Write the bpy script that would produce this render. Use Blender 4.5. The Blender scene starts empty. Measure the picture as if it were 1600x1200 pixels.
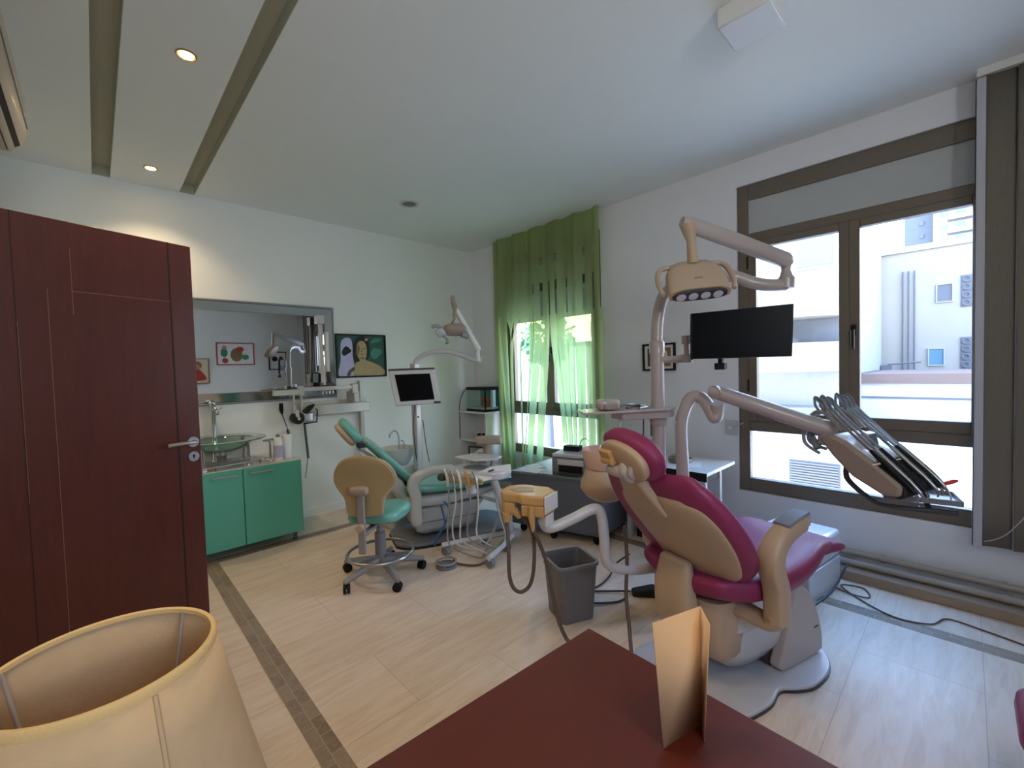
import bpy, bmesh, math, random
from mathutils import Matrix, Vector
random.seed(7)
PI = math.pi
C = bpy.context.scene.collection
sc = bpy.context.scene

# ------------------------------------------------------------------ helpers
def lin(c):
    return tuple(((v/12.92) if v <= 0.04045 else ((v+0.055)/1.055)**2.4) for v in c)
def hx(s):
    return lin(tuple(int(s[i:i+2], 16)/255 for i in (0, 2, 4)))

class MB:
    def __init__(s): s.v = []; s.f = []; s.M = Matrix()
    def add(s, vs, fs):
        o = len(s.v); s.v += [s.M @ Vector(v) for v in vs]; s.f += [tuple(i+o for i in f) for f in fs]; return s
    def box(s, x0, x1, y0, y1, z0, z1):
        vs = [(x, y, z) for x in (x0, x1) for y in (y0, y1) for z in (z0, z1)]
        return s.add(vs, [(0,1,3,2), (4,6,7,5), (0,4,5,1), (2,3,7,6), (0,2,6,4), (1,5,7,3)])
    def rings(s, rs, closed=True, caps=True, loop=False):
        n = len(rs[0]); vs = [p for r in rs for p in r]; fs = []
        m = len(rs)
        for i in range(m if loop else m-1):
            a, b = i*n, ((i+1) % m)*n
            for k in range(n if closed else n-1):
                k2 = (k+1) % n
                fs.append((a+k, a+k2, b+k2, b+k))
        if caps and not loop:
            fs.append(tuple(range(n-1, -1, -1))); fs.append(tuple((m-1)*n+k for k in range(n)))
        return s.add(vs, fs)
    def tube(s, pts, r, n=10, flat=None, loop=False):
        """sweep; r a number or a list; flat=(sideways, upright) scales the round section"""
        pts = [Vector(p) for p in pts]; m = len(pts); rs = []
        rad = list(r) if isinstance(r, (list, tuple)) else [r]*m
        if len(rad) != m:
            k_ = len(rad)-1
            rad = [rad[int(i*k_/(m-1))]*(1-(i*k_/(m-1))%1)+rad[min(k_, int(i*k_/(m-1))+1)]*((i*k_/(m-1))%1) for i in range(m)]
        up = None
        for i in range(m):
            if loop: t = pts[(i+1) % m]-pts[i-1]
            else: t = pts[min(i+1, m-1)]-pts[max(i-1, 0)]
            t.normalize()
            if up is None:
                up = Vector((0, 0, 1)) if abs(t.z) < 0.9 else Vector((0, 1, 0))
            a = t.cross(up)
            if a.length < 1e-5: a = t.cross(Vector((1, 0, 0)))
            a.normalize(); up = a.cross(t).normalized()
            fa, fb = flat or (1, 1)
            rs.append([pts[i]+a*(math.cos(2*PI*k/n)*rad[i]*fa)+up*(math.sin(2*PI*k/n)*rad[i]*fb) for k in range(n)])
        return s.rings(rs, loop=loop)
    def lathe(s, prof, cx=0, cy=0, n=24):
        rs = [[(cx+r*math.cos(2*PI*k/n), cy+r*math.sin(2*PI*k/n), z) for k in range(n)] for r, z in prof]
        return s.rings(rs)
    def cyl(s, p, q, r, n=16, r2=None):
        return s.tube([p, q], [r, r2 if r2 is not None else r], n)
    def prism(s, poly, axis, d0, d1):
        """poly of 2-D points; axis 'x': (y,z), 'y': (x,z), 'z': (x,y)"""
        def P(a, b, d): return {'x': (d, a, b), 'y': (a, d, b), 'z': (a, b, d)}[axis]
        return s.rings([[P(a, b, d0) for a, b in poly], [P(a, b, d1) for a, b in poly]])
    def slab(s, path, n=28, e=0.5, dish=0.0):
        """cushion lofted along (x, z, width, thickness) in the x-z plane"""
        m = len(path); rs = []
        for i in range(m):
            x, z, w, t = path[i]
            a = path[max(i-1, 0)]; b = path[min(i+1, m-1)]
            tx, tz = b[0]-a[0], b[1]-a[1]; l = math.hypot(tx, tz) or 1
            nx, nz = -tz/l, tx/l
            ring = []
            for k in range(n):
                th = 2*PI*k/n; c, sn = math.cos(th), math.sin(th)
                cy = w/2*math.copysign(abs(c)**e, c); cn = t/2*math.copysign(abs(sn)**e, sn)
                cn += dish*(2*cy/w)**2 if w > 0.05 else 0
                ring.append((x+nx*cn, -cy, z+nz*cn))
            rs.append(ring)
        return s.rings(rs)
    def pillow(s, M, a, b, c, e1=0.6, e2=0.7, nu=28, nv=14):
        def p(v, e): return math.copysign(abs(v)**e, v)
        rs = []
        for j in range(nv+1):
            ph = -PI/2+PI*j/nv
            ph = max(-PI/2+0.02, min(PI/2-0.02, ph))
            rs.append([M @ Vector((a*p(math.cos(ph), e1)*p(math.cos(2*PI*k/nu), e2),
                                   b*p(math.cos(ph), e1)*p(math.sin(2*PI*k/nu), e2),
                                   c*p(math.sin(ph), e1))) for k in range(nu)])
        return s.rings(rs)

def spl(pts, k=6, loop=False):
    """Catmull-Rom through the points"""
    P = [Vector(p) for p in pts]; n = len(P); out = []
    for i in range(n if loop else n-1):
        g = (lambda j: P[j % n]) if loop else (lambda j: P[max(0, min(n-1, j))])
        a, b, c, d = g(i-1), g(i), g(i+1), g(i+2)
        for q in range(k):
            t = q/k
            out.append(0.5*((2*b)+(c-a)*t+(2*a-5*b+4*c-d)*t*t+(3*b-a-3*c+d)*t**3))
    if not loop: out.append(P[-1])
    return out
def spl2(pts, k=6, loop=False):
    return [tuple(v) for v in spl([tuple(p)+(0,)*(4-len(p)) if len(p) < 3 else p for p in pts], k, loop)]
def pathspl(path, k=5):
    """Catmull-Rom for 4-tuples"""
    n = len(path); out = []
    for i in range(n-1):
        g = lambda j: path[max(0, min(n-1, j))]
        A, B, Cc, D = g(i-1), g(i), g(i+1), g(i+2)
        for q in range(k):
            t = q/k
            out.append(tuple(0.5*((2*b)+(c-a)*t+(2*a-5*b+4*c-d)*t*t+(3*b-a-3*c+d)*t**3) for a, b, c, d in zip(A, B, Cc, D)))
    out.append(tuple(path[-1])); return out
def ends(path, cap=0.03):
    """round the two ends of a slab path"""
    def endcap(p, q, rev):
        x, z, w, t = p; dx, dz = p[0]-q[0], p[1]-q[1]; l = math.hypot(dx, dz) or 1; dx /= l; dz /= l
        out = []
        for a in (0.5, 0.8, 0.95, 1.0):
            sc_ = math.sqrt(max(0, 1-a*a))
            out.append((x+dx*cap*a, z+dz*cap*a, max(w-2*cap*(1-sc_)*1.2, 0.03), max(t*max(sc_, 0.12), 0.004)))
        return out
    return endcap(path[0], path[1], True)[::-1]+list(path)+endcap(path[-1], path[-2], False)

WM = {}
def thing(name, label, cat, loc=(0, 0, 0), rotz=0, group=None):
    o = bpy.data.objects.new(name, None); C.objects.link(o)
    o.location = loc; o.rotation_euler = (0, 0, rotz); o.empty_display_size = 0.1
    WM[o.name] = Matrix.Translation(loc) @ Matrix.Rotation(rotz, 4, 'Z')
    o['label'] = label; o['category'] = cat
    if group: o['group'] = group
    return o
def tag(o, label, cat, group=None):
    o['label'] = label; o['category'] = cat
    if group: o['group'] = group
    return o
def obj(name, mb, m, parent=None, world=True, bevel=0, angle=40, sub=0, label=None, solid=0, origin=None):
    """one mesh object; world=True: the points are world points, else in the thing's own frame"""
    me = bpy.data.meshes.new(name)
    vs = mb.v
    loc = Vector((0, 0, 0))
    if parent is not None:
        if world:
            I = WM[parent.name].inverted(); vs = [I @ v for v in vs]
    else:
        if origin is not None: loc = Vector(origin)
        else:
            n = len(vs); loc = Vector(((min(v.x for v in vs)+max(v.x for v in vs))/2, (min(v.y for v in vs)+max(v.y for v in vs))/2, min(v.z for v in vs)))
        vs = [v-loc for v in vs]
    me.from_pydata([tuple(v) for v in vs], [], mb.f)
    bm = bmesh.new(); bm.from_mesh(me); bmesh.ops.recalc_face_normals(bm, faces=bm.faces); bm.to_mesh(me); bm.free()
    ms = m if isinstance(m, (list, tuple)) else [m]
    for q in ms: me.materials.append(q)
    for p in me.polygons: p.use_smooth = True
    me.set_sharp_from_angle(angle=math.radians(angle))
    o = bpy.data.objects.new(name, me); C.objects.link(o); o.location = loc
    if parent is not None:
        o.parent = parent; WM[o.name] = WM[parent.name]
    else: WM[o.name] = Matrix.Translation(loc)
    if solid:
        md = o.modifiers.new('solid', 'SOLIDIFY'); md.thickness = solid; md.offset = 0
    if sub:
        md = o.modifiers.new('sub', 'SUBSURF'); md.levels = sub; md.render_levels = sub
    if bevel:
        md = o.modifiers.new('bev', 'BEVEL'); md.width = bevel; md.segments = 3; md.limit_method = 'ANGLE'; md.angle_limit = math.radians(35)
    if label: o['label'] = label
    return o
def struct(name, mb, m, parent=None, **k):
    o = obj(name, mb, m, parent, **k)
    if parent is None: o['kind'] = 'structure'
    return o
def bx(*a): return MB().box(*a)
def rbox(x0, x1, y0, y1, z0, z1, r=0.02, n=5):
    """upright block with rounded plan corners"""
    p = []
    for cx, cy, a0 in ((x1-r, y1-r, 0), (x0+r, y1-r, 90), (x0+r, y0+r, 180), (x1-r, y0+r, 270)):
        for k in range(n+1):
            a = math.radians(a0+90*k/n); p.append((cx+r*math.cos(a), cy+r*math.sin(a)))
    return MB().prism(p, 'z', z0, z1)

# ---------------------------------------------------------------- materials
def mat(name, col, rough=0.5, metal=0.0, bump=0.0, bscale=60, var=0.0, vscale=6, stretch=(1, 1, 1), coat=0.0, spec=0.5, trans=0.0, ior=1.45, emit=None, es=0.0, sheen=0.0):
    m = bpy.data.materials.new(name); m.use_nodes = True
    nt = m.node_tree; b = nt.nodes['Principled BSDF']
    c = hx(col) if isinstance(col, str) else col
    b.inputs['Base Color'].default_value = (*c, 1); b.inputs['Roughness'].default_value = rough
    b.inputs['Metallic'].default_value = metal; b.inputs['Specular IOR Level'].default_value = spec
    b.inputs['Coat Weight'].default_value = coat; b.inputs['Coat Roughness'].default_value = 0.08
    b.inputs['Transmission Weight'].default_value = trans; b.inputs['IOR'].default_value = ior
    b.inputs['Sheen Weight'].default_value = sheen
    if emit:
        b.inputs['Emission Color'].default_value = (*emit, 1); b.inputs['Emission Strength'].default_value = es
    tc = nt.nodes.new('ShaderNodeTexCoord'); mp = nt.nodes.new('ShaderNodeMapping'); mp.inputs['Scale'].default_value = stretch
    nt.links.new(tc.outputs['Object'], mp.inputs['Vector'])
    nz = nt.nodes.new('ShaderNodeTexNoise'); nz.inputs['Scale'].default_value = vscale; nz.inputs['Detail'].default_value = 6
    nt.links.new(mp.outputs['Vector'], nz.inputs['Vector'])
    mx = nt.nodes.new('ShaderNodeMix'); mx.data_type = 'RGBA'
    v = max(var, 0.02)
    mx.inputs[6].default_value = (*[q*(1-v) for q in c], 1); mx.inputs[7].default_value = (*[min(1, q*(1+v)) for q in c], 1)
    nt.links.new(nz.outputs['Fac'], mx.inputs[0]); nt.links.new(mx.outputs[2], b.inputs['Base Color'])
    if bump:
        nb = nt.nodes.new('ShaderNodeTexNoise'); nb.inputs['Scale'].default_value = bscale; nb.inputs['Detail'].default_value = 3
        nt.links.new(mp.outputs['Vector'], nb.inputs['Vector'])
        bp = nt.nodes.new('ShaderNodeBump'); bp.inputs['Strength'].default_value = bump; bp.inputs['Distance'].default_value = 0.002
        nt.links.new(nb.outputs['Fac'], bp.inputs['Height']); nt.links.new(bp.outputs['Normal'], b.inputs['Normal'])
    return m
def brick_mat(name, c1, c2, mortar, bw, rh, msize, rough, off=0.5, grain=(2.2, 14, 1), gcol=None, gamt=0.5, offs=(0, 0, 0), rot=0, coat=0.0):
    m = mat(name, c1, rough, coat=coat, spec=0.28); nt = m.node_tree; b = nt.nodes['Principled BSDF']
    tc = nt.nodes.new('ShaderNodeTexCoord'); mp = nt.nodes.new('ShaderNodeMapping')
    mp.inputs['Location'].default_value = offs; mp.inputs['Rotation'].default_value = (0, 0, rot)
    nt.links.new(tc.outputs['Object'], mp.inputs['Vector'])
    br = nt.nodes.new('ShaderNodeTexBrick'); br.inputs['Scale'].default_value = 1
    br.offset = off
    br.inputs['Brick Width'].default_value = bw; br.inputs['Row Height'].default_value = rh; br.inputs['Mortar Size'].default_value = msize
    br.inputs['Color1'].default_value = (*hx(c1), 1); br.inputs['Color2'].default_value = (*hx(c2), 1); br.inputs['Mortar'].default_value = (*hx(mortar), 1)
    br.inputs['Mortar Smooth'].default_value = 0.3
    nt.links.new(mp.outputs['Vector'], br.inputs['Vector'])
    m2 = nt.nodes.new('ShaderNodeMapping'); m2.inputs['Scale'].default_value = grain
    nt.links.new(tc.outputs['Object'], m2.inputs['Vector'])
    nz = nt.nodes.new('ShaderNodeTexNoise'); nz.inputs['Scale'].default_value = 1.6; nz.inputs['Detail'].default_value = 8; nz.inputs['Roughness'].default_value = 0.65; nz.inputs['Distortion'].default_value = 0.6
    nt.links.new(m2.outputs['Vector'], nz.inputs['Vector'])
    cr = nt.nodes.new('ShaderNodeValToRGB'); cr.color_ramp.elements[0].position = 0.42; cr.color_ramp.elements[1].position = 0.72
    nt.links.new(nz.outputs['Fac'], cr.inputs['Fac'])
    ml = nt.nodes.new('ShaderNodeMath'); ml.operation = 'MULTIPLY'; ml.inputs[1].default_value = gamt
    nt.links.new(cr.outputs['Color'], ml.inputs[0])
    mx = nt.nodes.new('ShaderNodeMix'); mx.data_type = 'RGBA'; mx.inputs[7].default_value = (*hx(gcol or c2), 1)
    nt.links.new(br.outputs['Color'], mx.inputs[6]); nt.links.new(ml.outputs[0], mx.inputs[0])
    nt.links.new(mx.outputs[2], b.inputs['Base Color'])
    return m
def glass(name, tint=(1, 1, 1), rough=0.0):
    """thin pane: straight-through with a fresnel reflection"""
    m = bpy.data.materials.new(name); m.use_nodes = True; nt = m.node_tree
    for n in list(nt.nodes): nt.nodes.remove(n)
    out = nt.nodes.new('ShaderNodeOutputMaterial'); tr = nt.nodes.new('ShaderNodeBsdfTransparent'); gl = nt.nodes.new('ShaderNodeBsdfGlossy')
    tr.inputs['Color'].default_value = (*tint, 1); gl.inputs['Roughness'].default_value = rough
    fr = nt.nodes.new('ShaderNodeFresnel'); fr.inputs['IOR'].default_value = 1.45
    mx = nt.nodes.new('ShaderNodeMixShader')
    ge = nt.nodes.new('ShaderNodeNewGeometry'); iv = nt.nodes.new('ShaderNodeMath'); iv.operation = 'SUBTRACT'; iv.inputs[0].default_value = 1.0; ml = nt.nodes.new('ShaderNodeMath'); ml.operation = 'MULTIPLY'
    nt.links.new(ge.outputs['Backfacing'], iv.inputs[1]); nt.links.new(iv.outputs[0], ml.inputs[0]); nt.links.new(fr.outputs[0], ml.inputs[1])
    nt.links.new(ml.outputs[0], mx.inputs[0]); nt.links.new(tr.outputs[0], mx.inputs[1]); nt.links.new(gl.outputs[0], mx.inputs[2]); nt.links.new(mx.outputs[0], out.inputs['Surface'])
    return m
def cloth(name, col, tcol, tr=0.45, rough=0.9, scale=(1, 1, 1), var=0.06, ns=300, see=0.0):
    """woven fabric that lets light through"""
    m = mat(name, col, rough, bump=0.3, bscale=ns, var=var, vscale=ns/4, stretch=scale); nt = m.node_tree
    b = nt.nodes['Principled BSDF']; out = [n for n in nt.nodes if n.type == 'OUTPUT_MATERIAL'][0]
    t = nt.nodes.new('ShaderNodeBsdfTranslucent'); t.inputs['Color'].default_value = (*hx(tcol), 1)
    mx = nt.nodes.new('ShaderNodeMixShader'); mx.inputs[0].default_value = tr
    nt.links.new(b.outputs[0], mx.inputs[1]); nt.links.new(t.outputs[0], mx.inputs[2])
    last = mx
    if see:
        tp = nt.nodes.new('ShaderNodeBsdfTransparent'); tp.inputs['Color'].default_value = (*hx(tcol), 1)
        m2 = nt.nodes.new('ShaderNodeMixShader'); m2.inputs[0].default_value = see
        nt.links.new(mx.outputs[0], m2.inputs[1]); nt.links.new(tp.outputs[0], m2.inputs[2]); last = m2
    nt.links.new(last.outputs[0], out.inputs['Surface'])
    return m
def wood(name, c1, c2, rough, stretch, coat=0.15, scale=4):
    m = mat(name, c1, rough, coat=coat, bump=0.08, bscale=40, stretch=stretch); nt = m.node_tree; b = nt.nodes['Principled BSDF']
    mx = [n for n in nt.nodes if n.type == 'MIX'][0]; nz = [n for n in nt.nodes if n.type == 'TEX_NOISE'][0]
    nz.inputs['Scale'].default_value = scale; nz.inputs['Distortion'].default_value = 1.2; nz.inputs['Roughness'].default_value = 0.7
    mx.inputs[6].default_value = (*hx(c1), 1); mx.inputs[7].default_value = (*hx(c2), 1)
    return m

M = dict(
    wall=mat('wall_paint', 'e4e5e0', 0.85, bump=0.05, bscale=180, var=0.015),
    wallw=mat('window_wall_paint', 'e4e2e4', 0.85, bump=0.05, bscale=180, var=0.015),
    ceil=mat('ceiling_paint', 'e6e9e6', 0.9, bump=0.04, bscale=150, var=0.012),
    floor=brick_mat('marble_floor', 'e0ccb8', 'd8c4ae', 'c0ac94', 0.82, 0.41, 0.002, 0.36, gcol='b89c7c', gamt=0.5, offs=(0.31, 0.06, 0)),
    band=brick_mat('brown_tile_band', '9a8877', '806e60', 'b5a48c', 0.11, 0.0455, 0.0016, 0.35, grain=(20, 20, 1), gcol='a3917c', gamt=0.7, off=0.42, rot=PI/2),
    bandx=brick_mat('brown_tile_band_across', '8c7a68', '6e5c4e', 'b5a48c', 0.11, 0.0455, 0.0016, 0.35, grain=(20, 20, 1), gcol='a3917c', gamt=0.7, off=0.42),
    plinth=mat('stone_plinth', '9a8570', 0.5, var=0.12, vscale=9),
    pipe=mat('painted_pipe', 'a89d90', 0.45),
    frame=mat('bronze_aluminium', '74685a', 0.45, metal=0.3, var=0.05, stretch=(1, 1, 4)),
    panel=mat('grey_window_panel', 'b4b4b0', 0.75),
    black=mat('black_plastic', '101014', 0.45, spec=0.3),
    screen=mat('dark_screen', '08080c', 0.3, spec=0.06),
    rubber=mat('black_rubber', '1b1b1d', 0.7),
    chrome=mat('chrome', 'd6d8da', 0.12, metal=1.0),
    steel=mat('brushed_steel', 'b4b5b6', 0.3, metal=1.0, stretch=(1, 20, 1), var=0.05, vscale=20),
    white=mat('white_plastic', 'dcdad6', 0.35, coat=0.2),
    offw=mat('shaded_white_enamel', 'b0a39e', 0.32, coat=0.25),  # white enamel darkened in its base colour to imitate backlit shade
    greyw=mat('pale_grey_enamel', 'c2c0c2', 0.3, coat=0.3),
    cream=mat('cream_shell', 'b49a80', 0.36, coat=0.2, var=0.03),
    beige=mat('beige_plastic', 'be955f', 0.45, coat=0.05),
    pinkp=mat('pinkish_ceramic', 'd3ad9c', 0.3, coat=0.3),
    pink=mat('magenta_vinyl', '862e54', 0.46, coat=0.05, spec=0.35, bump=0.06, bscale=220),
    teal=mat('teal_vinyl', '6aa89c', 0.3, coat=0.35, bump=0.05, bscale=220),
    tan=mat('tan_upholstery_shell', 'a08c66', 0.5, var=0.05),
    vanity=mat('turquoise_lacquer', '56a892', 0.36, coat=0.2),
    counter=mat('stone_counter', 'cfc0b0', 0.2, var=0.1, vscale=14),
    door=wood('mahogany_door', '3d1510', '5c2214', 0.38, (6, 6, 0.7), 0.25),
    desk=wood('cherry_desk', '4a170d', '5c2113', 0.42, (1.2, 7, 1), 0.12),
    doorline=mat('pale_inlay', '7d5240', 0.5),
    olive=mat('olive_grey_liner', 'b8b7a6', 0.9),  # liner of the ceiling grooves, darker than the ceiling
    offg=mat('aged_grey_white_enamel', 'b9bab4', 0.35, coat=0.2),
    stoolg=mat('grey_cast_metal', '8d8888', 0.4, coat=0.1),
    groove=mat('dark_groove', '1c0c0a', 0.6),
    mirror=mat('mirror_glass', 'dfe4e6', 0.015, metal=1.0),
    bev=mat('bevelled_mirror_edge', 'b9bfc0', 0.1, metal=1.0),
    pane=glass('window_glass'),
    aq=glass('aquarium_glass', (0.93, 0.98, 0.97)),
    basin=mat('green_tinted_glass', (0.62, 0.86, 0.76), 0.06, trans=0.85, ior=1.3),
    curtain=cloth('green_sheer_curtain', 'a4ac7a', 'b8d08c', 0.48, see=0.16),
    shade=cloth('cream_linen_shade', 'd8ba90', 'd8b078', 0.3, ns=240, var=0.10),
    trim=mat('cream_trim_tape', 'd2ae74', 0.8, bump=0.3, bscale=300),
    blindedge=mat('lit_blind_edge', 'b9b6bc', 0.8, bump=0.2, bscale=300),
    blind=cloth('brown_woven_blind', '7d7468', '8a7b68', 0.12, scale=(1, 1, 0.15), ns=420, var=0.14),
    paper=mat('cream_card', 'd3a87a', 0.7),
    paperw=mat('white_paper', 'e4e6e8', 0.7),
    binm=mat('grey_bin_plastic', '6e6a68', 0.45),
    hose=mat('grey_hose', '8f8a86', 0.45),
    hosed=mat('brown_grey_hose', '5c4c44', 0.45),
    hosew=mat('pale_hose', 'c5c0b4', 0.45),
    blue=mat('blue_hose', '2f6aa8', 0.4),
    red=mat('red_plastic', 'd8321e', 0.35),
    dark=mat('dark_grey_plastic', '3c3b3e', 0.4),
    mid=mat('mid_grey_plastic', '77777a', 0.4),
    cab=mat('grey_cabinet_paint', '5f6470', 0.45, var=0.03),
    cabtop=mat('grey_green_cabinet_top', '6f7a76', 0.4),
    lamp_on=mat('warm_bulb', 'ffffff', 0.5, emit=(1.0, 0.72, 0.38), es=45),
    rim=mat('brass_rim', 'b99a58', 0.3, metal=0.8),
    lens=mat('lamp_lens', 'd8dade', 0.15, metal=0.2),
    water=mat('aquarium_back', '3d8d88', 0.4),
    coral=mat('orange_coral', 'c05a34', 0.7, bump=1.0, bscale=40, var=0.3),
    gravel=mat('pale_gravel', 'b9b8ae', 0.8, bump=1.0, bscale=200, var=0.3),
    ac=mat('aircon_plastic', 'b5aa96', 0.4, coat=0.1),
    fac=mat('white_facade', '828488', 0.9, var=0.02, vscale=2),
    facb=mat('cream_facade', '7c7973', 0.9, var=0.02, vscale=2),
    facw=mat('bounce_white_wall', 'a4a8ae', 0.9, var=0.02, vscale=2),  # made paler than the other facades to bounce light onto the ceiling
    facp=mat('pink_cornice', '5c4c46', 0.9),
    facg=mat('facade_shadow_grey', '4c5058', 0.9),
    facglass=mat('facade_window', '4a6878', 0.15),
    facdark=mat('facade_opening', '4c4f56', 0.8),
    leaf=mat('foliage', '4f7a4a', 0.8, var=0.4, vscale=8),
    asphalt=mat('street_paving', 'a2a4a6', 0.9, var=0.05),
    teallamp=mat('lamp_grip_grey', '8d9294', 0.35),
    brownl=mat('warm_grey_arm', '98887a', 0.4),
)

SKY, SUN, EXPO = 9.5, 3.5, 0.85
# ------------------------------------------------------------------ the room
XW, YB, ZC, XL, YR = 3.557, 4.42, 2.883, -0.45, -1.7
struct('floor', bx(XL-0.15, 3.80, YR-0.1, YB+0.12, -0.12, 0), M['floor'], origin=(0, 0, 0))
b = MB()
for x0, x1 in ((XL-0.1, 0.05), (0.15, 0.56), (0.66, 3.8)): b.box(x0, x1, YR-0.1, YB+0.12, ZC, ZC+0.15)
for x0, x1 in ((0.05, 0.15), (0.56, 0.66)):
    b.box(x0, x1, YR-0.1, YB+0.12, ZC+0.075, ZC+0.15); b.box(x0, x1, YR-0.1, -1.2, ZC, ZC+0.075); b.box(x0, x1, 4.405, YB+0.12, ZC, ZC+0.075)
struct('ceiling', b, M['ceil'], origin=(0, 0, ZC))
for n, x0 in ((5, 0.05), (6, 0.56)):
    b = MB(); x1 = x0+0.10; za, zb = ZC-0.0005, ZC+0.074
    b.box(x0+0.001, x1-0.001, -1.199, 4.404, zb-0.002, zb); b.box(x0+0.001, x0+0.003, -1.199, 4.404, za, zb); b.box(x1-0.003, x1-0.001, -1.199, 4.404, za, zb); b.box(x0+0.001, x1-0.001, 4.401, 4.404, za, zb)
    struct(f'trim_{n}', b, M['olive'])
struct('wall_back', bx(XL-0.1, 3.8, YB, YB+0.12, 0, ZC), M['wall'])
FX0, FX1, FZ0, FZ1 = -0.30, 0.75, 1.60, 2.50
struct('wall_front', MB().box(XL-0.1, FX0, YR-0.1, YR, 0, ZC).box(FX1, 3.8, YR-0.1, YR, 0, ZC).box(FX0, FX1, YR-0.1, YR, 0, FZ0).box(FX0, FX1, YR-0.1, YR, FZ1, ZC), M['wall'])
wf = struct('window_4', MB().box(FX0, FX1, YR-0.07, YR-0.02, FZ0, FZ0+0.06).box(FX0, FX1, YR-0.07, YR-0.02, FZ1-0.06, FZ1).box(FX0, FX0+0.06, YR-0.07, YR-0.02, FZ0+0.06, FZ1-0.06).box(FX1-0.06, FX1, YR-0.07, YR-0.02, FZ0+0.06, FZ1-0.06), M['frame'], bevel=0.004)  # unseen window added behind the camera to fill the room with daylight
obj('window_pane', bx(FX0+0.05, FX1-0.05, YR-0.048, YR-0.042, FZ0+0.05, FZ1-0.05), M['pane'], wf)
WIN = [(-0.15, 1.21), (2.44, 3.80), (-1.40, -0.55)]; WZ0, WZ1 = 0.395, 2.695
b = MB(); cuts = [YR-0.1, -1.40, -0.55, -0.15, 1.21, 2.44, 3.80, YB+0.12]
for i in range(0, 8, 2): b.box(XW, 3.80, cuts[i], cuts[i+1], 0, ZC)
for y0, y1 in WIN: b.box(XW, 3.80, y0, y1, 0, WZ0); b.box(XW, 3.80, y0, y1, WZ1, ZC)
struct('wall_right', b, M['wallw'])
b = MB(); b.box(XL-0.12, XL, YR-0.1, 1.64, 0, ZC); b.box(XL-0.12, XL, 2.53, YB+0.12, 0, ZC); b.box(XL-0.12, XL, 1.64, 2.53, 2.08, ZC)
b.box(-1.7, -1.6, 1.2, 3.0, 0, ZC); b.box(-1.7, XL-0.12, 1.1, 1.2, 0, ZC); b.box(-1.7, XL-0.12, 3.0, 3.1, 0, ZC)
b.box(-1.7, XL-0.1, 1.1, 3.1, -0.1, 0); b.box(-1.7, XL-0.1, 1.1, 3.1, ZC, ZC+0.1)
struct('wall_left', b, M['wall'])
# inlaid tile bands round the floor
struct('trim_1', bx(0.512, 0.602, YR, 3.93, 0, 0.0015), M['band'], origin=(0.557, 0, 0))
struct('trim_2', bx(2.925, 3.015, YR, 3.93, 0, 0.0015), M['band'], origin=(2.97, 0, 0))
struct('trim_3', bx(0.602, 2.925, 3.84, 3.93, 0, 0.0015), M['bandx'], origin=(0, 3.885, 0))
# plinth under the windows with the two heating pipes lying over it
struct('baseboard_right', bx(3.335, XW, YR, 3.90, 0, 0.058), M['plinth'], bevel=0.004)
struct('baseboard_back', bx(XL, 3.335, YB-0.012, YB, 0, 0.07), M['wall'])
for k, (x, z) in enumerate(((3.43, 0.083), (3.50, 0.125))):
    p = MB(); p.cyl((x, YR+0.02, z), (x, 1.9, z), 0.019, 14)
    for y in (-0.15, 0.35, 0.9): p.cyl((x, y-0.012, z), (x, y+0.012, z), 0.024, 14)
    p.box(x-0.006, x+0.006, 0.5, 0.52, 0.05, z); p.box(x-0.006, x+0.006, -0.9, -0.88, 0.05, z); p.box(x-0.006, x+0.006, 1.6, 1.62, 0.05, z)
    o = obj('heating_pipe', p, M['pipe'])
    tag(o, ('lower front heating pipe running along the stone plinth below the big window', 'rear heating pipe against the wall above the stone plinth below the big window')[k], 'pipe')

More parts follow.
